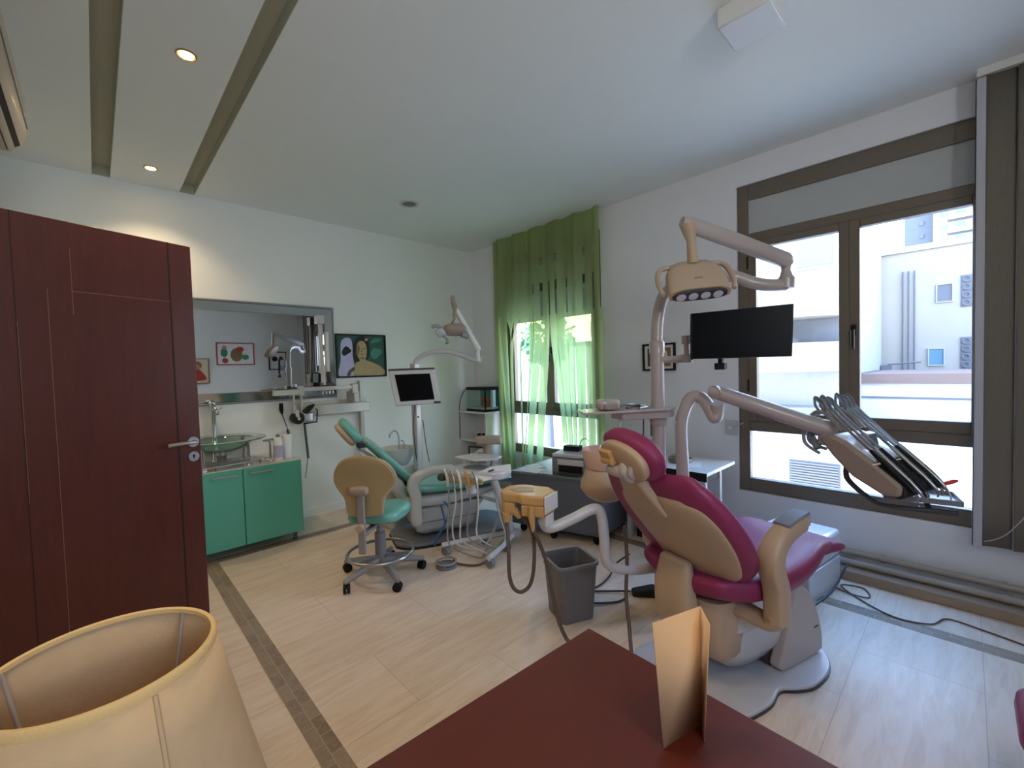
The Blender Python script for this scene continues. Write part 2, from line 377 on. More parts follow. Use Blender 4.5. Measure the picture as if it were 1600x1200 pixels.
# ---------------------------------------------------------------- windows
def window(n, y0, y1, shutter=0.0):
    x0, x1 = 3.575, 3.640
    ym = y0+(y1-y0)*0.5
    f = MB()
    f.box(x0, x1, y0, y0+0.075, WZ0, WZ1); f.box(x0, x1, y1-0.075, y1, WZ0, WZ1)
    f.box(x0, x1, y0+0.075, y1-0.075, WZ1-0.115, WZ1); f.box(x0, x1, y0+0.075, y1-0.075, WZ0, 0.495)
    f.box(x0, x1, y0+0.075, y1-0.075, 2.27, 2.335); f.box(x0, x1, y0+0.075, y1-0.075, 0.855, 0.93)
    w = struct(f'window_{n}', f, M['frame'], bevel=0.005)
    for s, (a, c) in enumerate(((y0+0.075, ym), (ym, y1-0.075))):
        q = MB(); z0, z1 = 0.93, 2.27; xa, xb = x0-0.012, x1-0.02
        wl, wr = (0.055, 0.055)
        q.box(xa, xb, a, a+wl, z0, z1); q.box(xa, xb, c-wr, c, z0, z1)
        q.box(xa, xb, a+wl, c-wr, z1-0.05, z1); q.box(xa, xb, a+wl, c-wr, z0, z0+0.07)
        sa = obj('window_sash', q, M['frame'], w, bevel=0.004)
        obj('window_pane', bx(x0+0.016, x0+0.022, a+wl-0.005, c-wr+0.005, z0+0.065, z1-0.045), M['pane'], sa)
        if s == 0:
            h = MB(); h.box(xa-0.012, xa, ym-0.035, ym-0.010, 1.53, 1.60); h.tube([(xa-0.03, ym-0.022, 1.565), (xa-0.032, ym-0.022, 1.52), (xa-0.03, ym-0.024, 1.44)], [0.010, 0.011, 0.008], 10); h.cyl((xa-0.03, ym-0.022, 1.565), (xa, ym-0.022, 1.565), 0.009, 10)
            obj('window_handle', h, M['black'], sa)
    hn = MB()
    for z in (2.12, 1.2): hn.cyl((x0-0.006, y1-0.072, z-0.045), (x0-0.006, y1-0.072, z+0.045), 0.009, 10)
    obj('window_hinge', hn, M['black'], w)
    obj('window_panel', bx(x0+0.012, x0+0.03, y0+0.07, y1-0.07, 2.33, WZ1-0.11), M['panel'], w)
    obj('window_pane', bx(x0+0.016, x0+0.022, y0+0.07, y1-0.07, 0.49, 0.86), M['pane'], w)
    obj('window_sill', bx(3.642, 3.93, y0-0.02, y1+0.02, 0.36, 0.425), M['white'], w)
    if shutter: obj('roller_shutter', bx(3.70, 3.715, y0+0.02, y1-0.02, shutter, 2.42), M['panel'], w)
window(1, *WIN[0]); window(2, *WIN[1], shutter=1.92); window(3, *WIN[2])  # the third is an added window behind the blind, for more daylight

# ------------------------------------------- green curtain cut into strips
cur = thing('strip_curtain', 'sheer green strip curtain hanging from ceiling to floor over the far window', 'curtain', (3.46, 3.1, 0))
NS = 14; YA, YZ = 3.90, 2.36
bnd = [YA+(YZ-YA)*i/NS for i in range(NS+1)]
def fold(y, z):
    return 3.463+0.020*math.sin(y*23.0)+0.010*math.sin(y*51+1.3)*(1-0.3*z/2.88)
hd = MB()
rows = [1.93, 2.00, 2.08, 2.19, 2.28, 2.36, 2.46, 2.54, 2.70, 2.878]
slit = {3, 6}                                   # row gaps left open between neighbouring strips
for i in range(NS):
    ya, yb = bnd[i], bnd[i+1]
    g = 0.013 if i >= 6 else 0.001
    cols = [ya-g+(yb-ya+2*g)*k/6 for k in range(7)]
    base = len(hd.v); vs = [(fold(y, z), y, z) for z in rows for y in cols]
    hd.add(vs, [(r*7+k, r*7+k+1, (r+1)*7+k+1, (r+1)*7+k) for r in range(len(rows)-1) for k in range(6)])
    if i < NS-1 and i >= 5:                       # narrow webs that join strip to strip, open at the slits
        y0, y1 = yb+g, yb-(0.013 if i >= 5 else 0.001)
        for r in range(len(rows)-1):
            if r in (3, 6) and i != 10: continue
            if r < 3 and i >= 5: continue
            hd.add([(fold(y0, rows[r]), y0, rows[r]), (fold(y1, rows[r]), y1, rows[r]), (fold(y1, rows[r+1]), y1, rows[r+1]), (fold(y0, rows[r+1]), y0, rows[r+1])], [(0, 1, 2, 3)])
obj('curtain_header', hd, M['curtain'], cur)
# hanging tails: (top centre, bottom centre, width at the bottom, twist, bottom height)
tails = [(3.845, 3.74, 0.14, 0.15, 0.10), (3.735, 3.665, 0.11, 0.4, 0.12), (3.62, 3.615, 0.03, 1.45, 0.2), (3.51, 3.60, 0.03, 1.5, 0.2),
         (3.40, 3.46, 0.03, 1.5, 0.25), (3.29, 3.44, 0.05, 1.0, 0.12), (3.19, 3.37, 0.11, 0.3, 0.12), (3.08, 3.22, 0.12, 0.2, 0.13),
         (2.965, 2.845, 0.105, 0.25, 0.60), (2.855, 2.77, 0.09, 0.3, 0.55), (2.745, 2.71, 0.09, 0.5, 0.55), (2.635, 2.62, 0.10, 0.25, 0.55),
         (2.525, 2.51, 0.10, 0.3, 0.15), (2.415, 2.41, 0.11, 0.15, 0.15)]
for i, (t, bt, w, tw, zb) in enumerate(tails):
    s = MB(); vs = []; nr = 16
    for r in range(nr+1):
        q = r/nr; z = 1.93+(zb-1.93)*q
        sm = q*q*(3-2*q) if q < 1 else 1
        if i in (2, 3, 4): sm = 1-(1-min(1, q*3.2))**2
        yc = t+(bt-t)*sm; wd = 0.112+(w*1.05-0.112)*sm; a = tw*sm
        for k in range(7):
            u = (k/6-0.5)*-wd
            y = yc+u*math.cos(a)
            x = (fold(t+u, 1.93)*(1-sm)+3.458*sm)+u*math.sin(a)+0.010*sm*math.sin(k*1.4+i)
            vs.append((min(x, 3.54), y, z))
    s.add(vs, [(r*7+k, r*7+k+1, (r+1)*7+k+1, (r+1)*7+k) for r in range(nr) for k in range(6)])
    obj('curtain_strip', s, M['curtain'], cur)

# ------------------------------------------- vertical blind at the right edge
bl = thing('vertical_blind', 'tall brown-grey woven vertical blind at the right of the big window', 'blind', (3.45, -0.2, 0.33))
obj('head_rail', bx(3.42, 3.48, -1.66, -0.03, 2.84, 2.882), M['white'], bl)
for k in range(13):
    yc = -0.118-k*0.118; a = math.radians(72 if k else 60)
    p = []
    for q in range(7):
        u = -0.0635+0.127*q/6; bow = 0.008*(1-(u/0.0635)**2)
        p.append((3.445+u*math.cos(a)*0.35+bow-0.0, yc-u*math.sin(a)))
    vs = [(x, y, z) for z in (0.345, 0.6, 1.2, 1.8, 2.4, 2.85) for x, y in p]
    s = MB().add(vs, [(r*7+q, r*7+q+1, (r+1)*7+q+1, (r+1)*7+q) for r in range(5) for q in range(6)])
    obj('blind_slat', s, M['blind'], bl, solid=0.0012)
ed = MB()
ed.box(3.42, 3.424, -0.064, -0.026, 0.345, 2.83); ed.box(3.42, 3.470, -0.030, -0.026, 0.345, 2.83)
obj('lit_edge_strip', ed, M['blindedge'], bl)  # pale colour stands for window light on the edge of the blind
ch = MB(); ch.tube(spl([(3.40, -0.07, 0.38), (3.395, -0.12, 0.41), (3.40, -0.17, 0.47), (3.40, -0.24, 0.62), (3.40, -0.30, 0.9)]), 0.003, 6)
obj('bead_cord', ch, M['offw'], bl)

# ------------------------------------------------ the street outside
def outside(name, label, cat='building', loc=(9, 0, -4)):
    return thing(name, label, cat, loc)
struct('street_ground', bx(3.95, 70, -30, 40, -4.1, -4.0), M['asphalt'])
w = outside('tall_house', 'pale cream house with small square windows and rows of round vents', loc=(14, 0, -4))
obj('facade_wall', bx(14, 18, -6, 1.9, -4, 3.95), M['facb'], w)
obj('side_wing', bx(14.5, 18, 1.9, 4.2, -4, 3.3), M['fac'], w)
obj('roof_edge', bx(13.93, 18, -6, 1.9, 3.85, 3.98), M['fac'], w)
for y0, y1, z0, z1, g in ((0.23, 0.47, 2.62, 3.0, 'facdark'), (0.36, 0.60, 1.18, 1.55, 'facglass'), (-1.2, -0.8, 2.62, 3.0, 'facdark')):
    f = MB(); f.box(13.96, 14.01, y0-0.02, y1+0.02, z0-0.02, z0); f.box(13.96, 14.01, y0-0.02, y1+0.02, z1, z1+0.02); f.box(13.96, 14.01, y0-0.02, y0, z0, z1); f.box(13.96, 14.01, y1, y1+0.02, z0, z1)
    fo = obj('window_frame', f, M['fac'], w); obj('window_glazing', bx(13.985, 14.02, y0, y1, z0, z1), M[g], fo)
for z0 in (2.46, 1.09):
    for k in range(4):
        zc = z0+0.09+0.175*k
        v = MB(); v.box(13.97, 14.01, -0.08, 0.09, zc-0.085, zc+0.085)
        rg = [[(13.96+dx, 0.005+r*math.cos(2*PI*j/16), zc+r*math.sin(2*PI*j/16)) for j in range(16)] for dx, r in ((0, 0.07), (-0.015, 0.07), (-0.015, 0.045), (0, 0.045))]
        vo = obj('vent_block', v, M['facg'], w); obj('vent_ring', MB().rings(rg, caps=False, loop=True), M['facdark'], vo)
pp = MB()
for y in (1.05, 0.95, 0.85): pp.cyl((13.95, y, -1), (13.95, y, 3.4), 0.015, 8)
obj('drain_pipe', pp, M['facg'], w)
ar = MB(); ar.box(13.6, 13.85, 1.24, 1.42, 1.0, 1.2); ar.cyl((13.7, 1.3, 1.22), (13.7, 0.72, 1.26), 0.02, 8)
obj('wall_bracket', ar, M['facdark'], w)
w = outside('low_wall_house', 'white low house front with a pinkish cornice under the cream house', loc=(10, 0, -4))
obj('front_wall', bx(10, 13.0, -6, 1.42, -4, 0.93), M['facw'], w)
obj('cornice', bx(9.9, 13.0, -6, 1.42, 0.93, 1.10), M['facp'], w)
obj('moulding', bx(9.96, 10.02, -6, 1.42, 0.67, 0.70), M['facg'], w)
w = outside('high_rise', 'distant pale tower block with rows of balconies above the cream house', loc=(45, 0, -4))
obj('tower_wall', bx(45, 55, -8, 1.75, -4, 16), M['fac'], w)
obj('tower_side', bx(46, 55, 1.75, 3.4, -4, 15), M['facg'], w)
for k in range(6):
    z = 8.2+k*0.95
    bo = obj('balcony', bx(44.2, 45, -3, 1.0, z, z+0.28), M['facb'], w)
    for y in (-1.6, -0.6, 0.35, 1.2): obj('tower_window', bx(44.93, 45.02, y-0.22, y+0.22, z+0.42, z+0.78), M['facglass'], w)
    obj('tower_window', bx(45.93, 46.02, 2.3, 2.55, z+0.3, z+0.6), M['facdark'], w)
w = outside('curved_balcony_house', 'white house with long banded balconies seen through the left sash', loc=(9, 2, -4))
obj('house_wall', bx(9.4, 13.9, 1.44, 6.6, -4, 4.3), M['fac'], w)
for z0, z1, x in ((2.12, 2.50, 8.55), (1.18, 1.68, 8.6), (-0.9, 0.55, 8.75)):
    pl = [(x+0.0+0.55*(1-math.cos(t*PI/2)) if False else x+0.5*(abs(t-0.5)*2)**6, 1.44+5.1*t) for t in [i/24 for i in range(25)]]+[(9.45, 6.54), (9.45, 1.44)]
    obj('balcony_band', MB().prism(pl, 'z', z0, z1), M['facb'], w)
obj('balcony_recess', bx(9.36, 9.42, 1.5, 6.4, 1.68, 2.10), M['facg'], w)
for y0, y1, z0, z1, g in ((1.62, 2.15, 3.05, 3.62, 'facglass'), (2.9, 3.5, 3.05, 3.62, 'facglass')):
    f = MB(); f.box(9.36, 9.42, y0-0.05, y1+0.05, z0-0.05, z1+0.05)
    fo = obj('window_frame', f, M['facb'], w); obj('window_glazing', bx(9.33, 9.37, y0, y1, z0, z1), M[g], fo)
obj('balcony_clutter', bx(9.0, 9.2, 2.1, 2.6, 1.68, 1.76), M['facdark'], w)
w = outside('garage_front', 'white ground floor front with a wide grey grille seen through the lower pane', loc=(7, 1.5, -4))
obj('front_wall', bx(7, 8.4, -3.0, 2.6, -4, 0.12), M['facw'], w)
obj('wall_coping', bx(6.94, 8.4, -3.0, 2.6, 0.12, 0.17), M['facw'], w)
g = MB()
for k in range(9): g.box(6.965, 7.0, 1.15, 1.70, -0.33+k*0.036, -0.31+k*0.036)
obj('grille', g, M['facdark'], w); obj('grille_frame', bx(6.985, 7.0, 1.13, 1.72, -0.36, 0.0), M['facg'], w)
def crown(name, label, x, y, z, r, seed, cat='tree'):
    rr = random.Random(seed); t = thing(name, label, cat, (x, y, -4), 0)
    s = MB()
    for k in range(420):
        d = Vector((rr.gauss(0, 1), rr.gauss(0, 1), rr.gauss(0, 0.9))).normalized()*r*(0.55+0.45*rr.random())
        c = Vector((x, y, z))+d; q = 0.10+0.08*rr.random()
        a = Vector((rr.gauss(0, 1), rr.gauss(0, 1), rr.gauss(0, 1))).normalized()*q; e = a.orthogonal().normalized()*q*0.6
        s.add([c-a, c+e, c+a, c-e], [(0, 1, 2, 3)])
    obj('foliage', s, M['leaf'], t)
    obj('trunk', MB().tube(spl([(x, y, -4), (x+0.05, y, -2), (x, y+0.05, z)]), [0.12]*7+[0.1]*5+[0.05], 8), M['facdark'], t)
crown('street_tree', 'green street tree beyond the curtained window', 8.6, 7.6, 2.1, 0.75, 3)
w = outside('far_house', 'plain white house beyond the curtained far window', loc=(12, 9, -4))
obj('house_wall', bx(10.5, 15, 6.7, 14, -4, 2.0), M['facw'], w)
obj('roof_edge', bx(10.4, 15, 6.65, 14, 2.0, 2.12), M['facg'], w)
# ------------------------------------------------------------------ the open door
HG = (-0.432, 2.509, 0.0)
d = thing('door_1', 'x', 'door', HG, math.radians(18.1))
for k in ('label', 'category'): del d[k]
d['kind'] = 'structure'
dl = bx(0, 0.85, -0.02, 0.02, 0.012, 2.05)
obj('door_leaf', dl, M['door'], d, world=False, bevel=0.003)
g = MB(); g.box(0.747, 0.753, -0.0215, -0.019, 0.012, 2.05); g.box(0.225, 0.227, -0.0215, -0.019, 0.012, 2.05)
obj('door_groove', g, M['groove'], d, world=False)
g = MB(); g.box(0.316, 0.3185, -0.0212, -0.019, 0.30, 1.76); g.box(0.391, 0.3935, -0.0212, -0.019, 1.66, 1.94); g.box(0.391, 0.747, -0.0212, -0.019, 1.758, 1.761)
g.box(0.2275, 0.2295, -0.0212, -0.019, 0.9, 1.62)
obj('door_inlay', g, M['doorline'], d, world=False)
h = MB(); h.cyl((0.812, -0.02, 1.053), (0.812, -0.030, 1.053), 0.026, 20); h.cyl((0.812, -0.028, 1.053), (0.812, -0.062, 1.053), 0.010, 14)
h.tube(spl([(0.812, -0.062, 1.053), (0.79, -0.066, 1.055), (0.74, -0.066, 1.056), (0.685, -0.064, 1.054)]), 0.009, 12)
obj('door_handle', h, M['steel'], d, world=False)
h = MB(); h.cyl((0.812, -0.02, 0.978), (0.812, -0.028, 0.978), 0.025, 20)
e = obj('keyhole_plate', h, M['steel'], d, world=False)
k = MB(); k.cyl((0.812, -0.0275, 0.982), (0.812, -0.0285, 0.982), 0.006, 12); k.box(0.809, 0.815, -0.0286, -0.0275, 0.968, 0.982)
obj('keyhole', k, M['black'], e, world=False)
hb = MB()
for z in (0.25, 1.05, 1.85): hb.cyl((-0.004, 0.022, z-0.05), (-0.004, 0.022, z+0.05), 0.008, 10)
obj('door_hinge', hb, M['steel'], d, world=False)
struct('trim_4', MB().box(XL-0.12, XL+0.012, 2.53, 2.60, 0, 2.14).box(XL-0.12, XL+0.012, 1.57, 1.64, 0, 2.14).box(XL-0.12, XL+0.012, 1.57, 2.60, 2.08, 2.14), M['door'])

# ------------------------------------------------------------------ wall mirror
t = thing('wall_mirror', 'wide silvery-framed wall mirror above the green glass washbasin', 'mirror', (1.0, 4.40, 1.15))
mx0, mx1, mz0, mz1 = 0.25, 1.755, 1.15, 2.035
obj('mirror_glass', bx(mx0+0.09, mx1-0.09, 4.395, 4.402, mz0+0.09, mz1-0.09), M['mirror'], t)
f = MB()
def bev(p, q):   # one mitred bevelled strip of the frame
    (xa, za), (xb, zb) = p; (xc, zc), (xd, zd) = q
    f.add([(xa, 4.404, za), (xb, 4.404, zb), (xd, 4.392, zd), (xc, 4.392, zc), (xa, 4.418, za), (xb, 4.418, zb), (xd, 4.418, zd), (xc, 4.418, zc)],
          [(0, 1, 2, 3), (4, 5, 6, 7), (0, 1, 5, 4), (2, 3, 7, 6), (0, 3, 7, 4), (1, 2, 6, 5)])
i = 0.09
o4 = [(mx0, mz0), (mx1, mz0), (mx1, mz1), (mx0, mz1)]; i4 = [(mx0+i, mz0+i), (mx1-i, mz0+i), (mx1-i, mz1-i), (mx0+i, mz1-i)]
for k in range(4): bev((o4[k], o4[(k+1) % 4]), (i4[k], i4[(k+1) % 4]))
obj('bevelled_frame', f, M['bev'], t)
e = MB()
e.tube([(mx0, 4.408, mz0), (mx1, 4.408, mz0), (mx1, 4.408, mz1), (mx0, 4.408, mz1)], 0.009, 8, loop=True)
e.tube([(mx0+i, 4.394, mz0+i), (mx1-i, 4.394, mz0+i), (mx1-i, 4.394, mz1-i), (mx0+i, 4.394, mz1-i)], 0.004, 6, loop=True)
obj('frame_edge', e, M['steel'], t)
obj('backing_board', bx(mx0+0.01, mx1-0.01, 4.402, 4.419, mz0+0.01, mz1-0.01), M['dark'], t)

# ------------------------------------------------------------------ pictures
def picture(name, label, org, ux, w, h, fm, bg, shapes, depth=0.022, fw=0.016, group=None, mount=0.0):
    """a framed picture: org lower-left corner, ux unit vector to its right, nrm towards the viewer"""
    o = Vector(org); ux = Vector(ux); n = ux.cross(Vector((0, 0, 1)))
    t = thing(name, label, 'picture', org)
    def P(a, b, c): return o+ux*a+Vector((0, 0, b))+n*c
    def plate(a0, a1, b0, b1, c0, c1):
        m = MB(); vs = [P(a, b, c) for a in (a0, a1) for b in (b0, b1) for c in (c0, c1)]
        return m.add(vs, [(0,1,3,2), (4,6,7,5), (0,4,5,1), (2,3,7,6), (0,2,6,4), (1,5,7,3)])
    f = plate(0, w, 0, fw, 0, depth)
    for a in ((0, w, h-fw, h), (0, fw, fw, h-fw), (w-fw, w, fw, h-fw)):
        q = plate(*a, 0, depth); f.add(q.v, q.f)
    obj('picture_frame', f, fm, t)
    s = obj('picture_sheet', plate(fw, w-fw, fw, h-fw, 0.002, 0.008), bg, t)
    if mount: pass
    c = 0.0086
    for nm, m, pts in shapes:
        pts = spl2(pts, 6, True) if len(pts) > 4 else pts
        vs = [P(p[0]*w, p[1]*h, c) for p in pts]+[P(p[0]*w, p[1]*h, 0.007) for p in pts]; k = len(pts)
        q = MB().add(vs, [tuple(range(k)), tuple(range(2*k-1, k-1, -1))]+[(j, (j+1) % k, (j+1) % k+k, j+k) for j in range(k)])
        obj(nm, q, m, s); c += 0.0004
    return t
def ell(cx, cy, rx, ry, n=10): return [(cx+rx*math.cos(2*PI*k/n), cy+ry*math.sin(2*PI*k/n)) for k in range(n)]
art = {k: mat('artwork_'+k, c, 0.6, var=v, vscale=9) for k, c, v in (('dark_green', '2b5448', .35), ('lavender', 'b9b6d6', .12), ('ochre', 'b09a72', .08), ('deep', '101d1a', .2), ('white', 'e6e6e4', .04), ('red', 'b23a30', .1), ('green', '2f8a60', .15), ('brown', '8a6a44', .15), ('cream', 'dccdb0', .05), ('mid', '5b4536', .3), ('skin', 'c08a6a', .1), ('teal', '3f7d6c', .2))}
blackf = M['black']
picture('painting', 'dark-framed painting of a bare-shouldered figure on deep green, right of the mirror', (1.765, 4.418, 1.335), (1, 0, 0), 0.55, 0.45, blackf, art['dark_green'], [
    ('pale_backdrop', art['lavender'], [(0.05, 0.05), (0.34, 0.05), (0.33, 0.45), (0.30, 0.88), (0.12, 0.84), (0.09, 0.4)]),
    ('leaf_shape', art['deep'], [(0.12, 0.60), (0.2, 0.72), (0.30, 0.62), (0.24, 0.55), (0.15, 0.50)]),
    ('leaf_shape', art['teal'], [(0.68, 0.55), (0.76, 0.68), (0.92, 0.62), (0.86, 0.5), (0.75, 0.42)]),
    ('leaf_shape', art['teal'], [(0.66, 0.80), (0.78, 0.92), (0.93, 0.90), (0.84, 0.82)]),
    ('dark_hair', art['deep'], [(0.34, 0.40), (0.33, 0.7), (0.40, 0.9), (0.52, 0.97), (0.63, 0.88), (0.66, 0.62), (0.62, 0.42), (0.48, 0.36)]),
    ('figure', art['ochre'], [(0.36, 0.04), (0.36, 0.30), (0.45, 0.38), (0.45, 0.42), (0.405, 0.52), (0.40, 0.66), (0.43, 0.80), (0.50, 0.85), (0.575, 0.80), (0.605, 0.66), (0.595, 0.50), (0.58, 0.40), (0.72, 0.34), (0.90, 0.22), (0.96, 0.05)]),
    ('face_shade', art['brown'], [(0.41, 0.50), (0.405, 0.66), (0.435, 0.78), (0.46, 0.70), (0.45, 0.56)]),
    ('neck_shade', art['brown'], [(0.45, 0.42), (0.57, 0.42), (0.55, 0.46), (0.50, 0.47)]),
    ('eye', art['mid'], ell(0.455, 0.665, 0.022, 0.012)), ('eye', art['mid'], ell(0.55, 0.67, 0.022, 0.012)), ('mouth', art['mid'], ell(0.505, 0.535, 0.024, 0.010)), ('nose', art['brown'], [(0.50, 0.66), (0.515, 0.60), (0.495, 0.585), (0.488, 0.60)]),
    ('flower', art['skin'], ell(0.60, 0.88, 0.03, 0.035)),
    ('arm_fold', art['mid'], [(0.20, 0.05), (0.24, 0.16), (0.34, 0.24), (0.35, 0.18), (0.28, 0.12), (0.26, 0.05)])])
picture('small_picture', 'small black-framed photograph on the wall behind the unit post', (3.555, 2.00, 1.325), (0, -1, 0), 0.30, 0.235, blackf, art['white'], [
    ('left_print', art['mid'], [(0.14, 0.16), (0.46, 0.16), (0.46, 0.84), (0.14, 0.84)]),
    ('right_print', art['brown'], [(0.54, 0.16), (0.86, 0.16), (0.86, 0.84), (0.54, 0.84)]),
    ('left_motif', art['skin'], ell(0.3, 0.55, 0.07, 0.16)), ('right_motif', art['cream'], ell(0.7, 0.6, 0.06, 0.14))])
# three pictures on the wall behind the camera, seen in the mirror
n_ = (-1, 0, 0)
picture('wide_print', 'wide red-framed print with green and red blotches, seen in the mirror', (2.47, YR+0.002, 1.62), n_, 0.68, 0.46, art['red'], art['white'], [
    ('red_blotch', art['red'], ell(0.78, 0.2, 0.08, 0.12)), ('green_blotch', art['green'], ell(0.80, 0.55, 0.09, 0.2)), ('brown_blotch', art['brown'], ell(0.48, 0.45, 0.16, 0.3)),
    ('red_blotch', art['red'], ell(0.38, 0.7, 0.1, 0.12)), ('green_blotch', art['green'], ell(0.25, 0.35, 0.1, 0.12)), ('skin_blotch', art['skin'], ell(0.79, 0.78, 0.06, 0.09))], fw=0.02)
picture('tall_print', 'small print with a red shape, at the left edge of the mirror', (1.66, YR+0.002, 1.26), n_, 0.40, 0.50, art['brown'], art['cream'], [
    ('red_shape', art['red'], [(0.15, 0.15), (0.85, 0.15), (0.7, 0.5), (0.55, 0.6), (0.4, 0.55), (0.25, 0.4)]), ('brown_shape', art['brown'], ell(0.5, 0.72, 0.2, 0.16)), ('skin_shape', art['skin'], ell(0.5, 0.66, 0.12, 0.1))], fw=0.018)
picture('black_framed_print', 'small black-framed print with grey shapes, rightmost in the mirror', (3.10, YR+0.002, 1.50), n_, 0.36, 0.40, blackf, art['white'], [
    ('grey_shape', art['mid'], ell(0.32, 0.55, 0.14, 0.2)), ('grey_shape', art['deep'], ell(0.66, 0.6, 0.16, 0.14))], fw=0.022)

# ------------------------------------------------------------------ washstand
v = thing('vanity_cabinet', 'turquoise two-door washbasin cabinet under the mirror, beside the open door', 'cabinet', (0.75, 4.1, 0))
obj('carcass', bx(0.26, 1.216, 3.875, 4.415, 0.07, 0.655), M['vanity'], v, bevel=0.003)
for x0, x1, hx0 in ((0.262, 0.787, 0.585), (0.793, 1.215, 0.835)):
    dd = obj('cabinet_door', bx(x0, x1, 3.853, 3.873, 0.072, 0.668), M['vanity'], v, bevel=0.004)
    h = MB(); h.tube([(hx0, 3.853, 0.628), (hx0, 3.832, 0.628), (hx0+0.165, 3.832, 0.628), (hx0+0.165, 3.853, 0.628)], 0.0055, 8)
    obj('bar_handle', h, M['steel'], dd)
for x in (0.32, 1.16):
    for y in (3.90, 4.36): obj('cabinet_leg', MB().lathe([(0.022, 0), (0.022, 0.01), (0.014, 0.02), (0.014, 0.07)], x, y, 14), M['dark'], v)
obj('countertop', bx(0.25, 1.222, 3.872, 4.417, 0.656, 0.676), M['counter'], v, bevel=0.003)
r = MB(); r.tube(spl([(0.27, 3.90, 0.705), (0.45, 3.875, 0.705), (0.7, 3.885, 0.705), (0.93, 3.93, 0.705), (1.0, 4.0, 0.705)]), 0.006, 8)
for x, y in ((0.3, 3.897), (0.62, 3.879), (0.93, 3.93)): r.cyl((x, y, 0.676), (x, y, 0.705), 0.006, 8)
obj('counter_rail', r, M['chrome'], v)
s = thing('glass_basin', 'green glass washbasin on chrome legs standing on the turquoise cabinet', 'basin', (0.70, 4.12, 0.676))
prof = [(0.02, 0.790), (0.12, 0.795), (0.19, 0.825), (0.225, 0.872), (0.315, 0.880), (0.315, 0.888), (0.222, 0.884), (0.182, 0.837), (0.115, 0.806), (0.02, 0.802)]
obj('basin_bowl', MB().lathe(prof, 0.70, 4.10, 48), M['basin'], s)
for x, y in ((0.52, 4.22), (0.88, 4.22), (0.56, 3.98), (0.86, 3.98)):
    obj('basin_leg', MB().lathe([(0.03, 0.676), (0.03, 0.684), (0.014, 0.69), (0.014, 0.862), (0.022, 0.866), (0.022, 0.872)], x, y, 14), M['chrome'], s)
obj('drain', MB().lathe([(0.034, 0.676), (0.034, 0.74), (0.045, 0.76), (0.03, 0.795)], 0.70, 4.10, 18), M['chrome'], s)
tp = MB(); tp.lathe([(0.032, 0.676), (0.03, 0.69), (0.022, 0.70), (0.021, 1.12), (0.026, 1.13), (0.026, 1.165), (0.012, 1.175)], 0.70, 4.36, 18)
tp.tube(spl([(0.70, 4.36, 1.10), (0.70, 4.28, 1.12), (0.70, 4.20, 1.11), (0.70, 4.17, 1.08)]), 0.013, 10)
tt = obj('tap', tp, M['chrome'], s)
tl = MB(); tl.tube([(0.715, 4.35, 1.10), (0.76, 4.33, 1.125)], [0.009, 0.006], 8); obj('tap_lever', tl, M['chrome'], tt)
tr = thing('chrome_ring_stand', 'small chrome ring stand on the washbasin cabinet beside the glass basin', 'stand', (1.03, 4.02, 0.676))
q = MB(); q.lathe([(0.04, 0.676), (0.04, 0.682), (0.008, 0.686), (0.008, 0.84)], 1.03, 4.02, 16)
obj('stem', q, M['chrome'], tr); q = MB(); q.tube([(1.03+0.05*math.cos(a), 4.02+0.05*math.sin(a), 0.842) for a in [2*PI*k/20 for k in range(20)]], 0.006, 8, loop=True)
obj('ring', q, M['chrome'], tr)
def roll(x, y, label, m, h=0.195, r=0.036):
    t = thing('paper_roll' if m == 'white' else 'spray_bottle', label, 'roll' if m == 'white' else 'bottle', (x, y, 0.676))
    if m == 'white': obj('roll_body', MB().lathe([(0.012, 0.676), (r, 0.677), (r, 0.676+h), (0.012, 0.676+h)], x, y, 24), M['paperw'], t); obj('roll_core', MB().lathe([(0.012, 0.676), (0.012, 0.676+h+0.001)], x, y, 12), M['beige'], t)
    else:
        obj('bottle_body', MB().lathe([(r, 0.676), (r, 0.84), (r*0.7, 0.86), (0.013, 0.868)], x, y, 24), M['white'], t)
        obj('bottle_cap', MB().lathe([(0.014, 0.868), (0.014, 0.888), (0.008, 0.893)], x, y, 16), M['mid'], t)
        obj('bottle_label', MB().lathe([(r+0.0006, 0.70), (r+0.0006, 0.80)], x, y, 24), art['lavender'], t)
roll(1.075, 3.96, 'white bottle with a lilac label on the washbasin cabinet', 'b')
roll(1.165, 4.02, 'white paper roll at the right end of the washbasin cabinet', 'white')

# --------------------------------------------- wall-mounted x-ray arm and hand set
x = thing('xray_unit', 'off-white folding wall arm of the x-ray set below the painting', 'x-ray arm', (1.7, 4.40, 0.95))
obj('wall_plate', bx(1.98, 2.02, 4.36, 4.418, 0.42, 1.30), M['offg'], x, bevel=0.006)
obj('wall_panel', bx(1.36, 2.06, 4.385, 4.418, 1.085, 1.115), M['offg'], x)
obj('lower_beam', bx(1.40, 2.05, 4.28, 4.385, 0.985, 1.085), M['offg'], x, bevel=0.008)
a = MB(); a.box(1.36, 1.83, 4.195, 4.235, 1.225, 1.262); obj('upper_arm', a, M['greyw'], x, bevel=0.006)
a = MB(); a.box(1.825, 1.885, 4.18, 4.25, 1.18, 1.275); a.box(1.845, 1.90, 4.19, 4.38, 1.09, 1.20); obj('arm_joint', a, M['offg'], x, bevel=0.008)
a = MB(); a.box(1.335, 1.375, 4.18, 4.25, 1.19, 1.275); a.cyl((1.355, 4.21, 1.02), (1.355, 4.21, 1.20), 0.011, 12); obj('drop_rod', a, M['offg'], x, bevel=0.003)
a = MB(); a.cyl((1.29, 4.21, 1.245), (1.29, 4.21, 1.02), 0.010, 10); a.box(1.12, 1.34, 4.19, 4.23, 1.20, 1.245); obj('side_bracket', a, M['offg'], x)
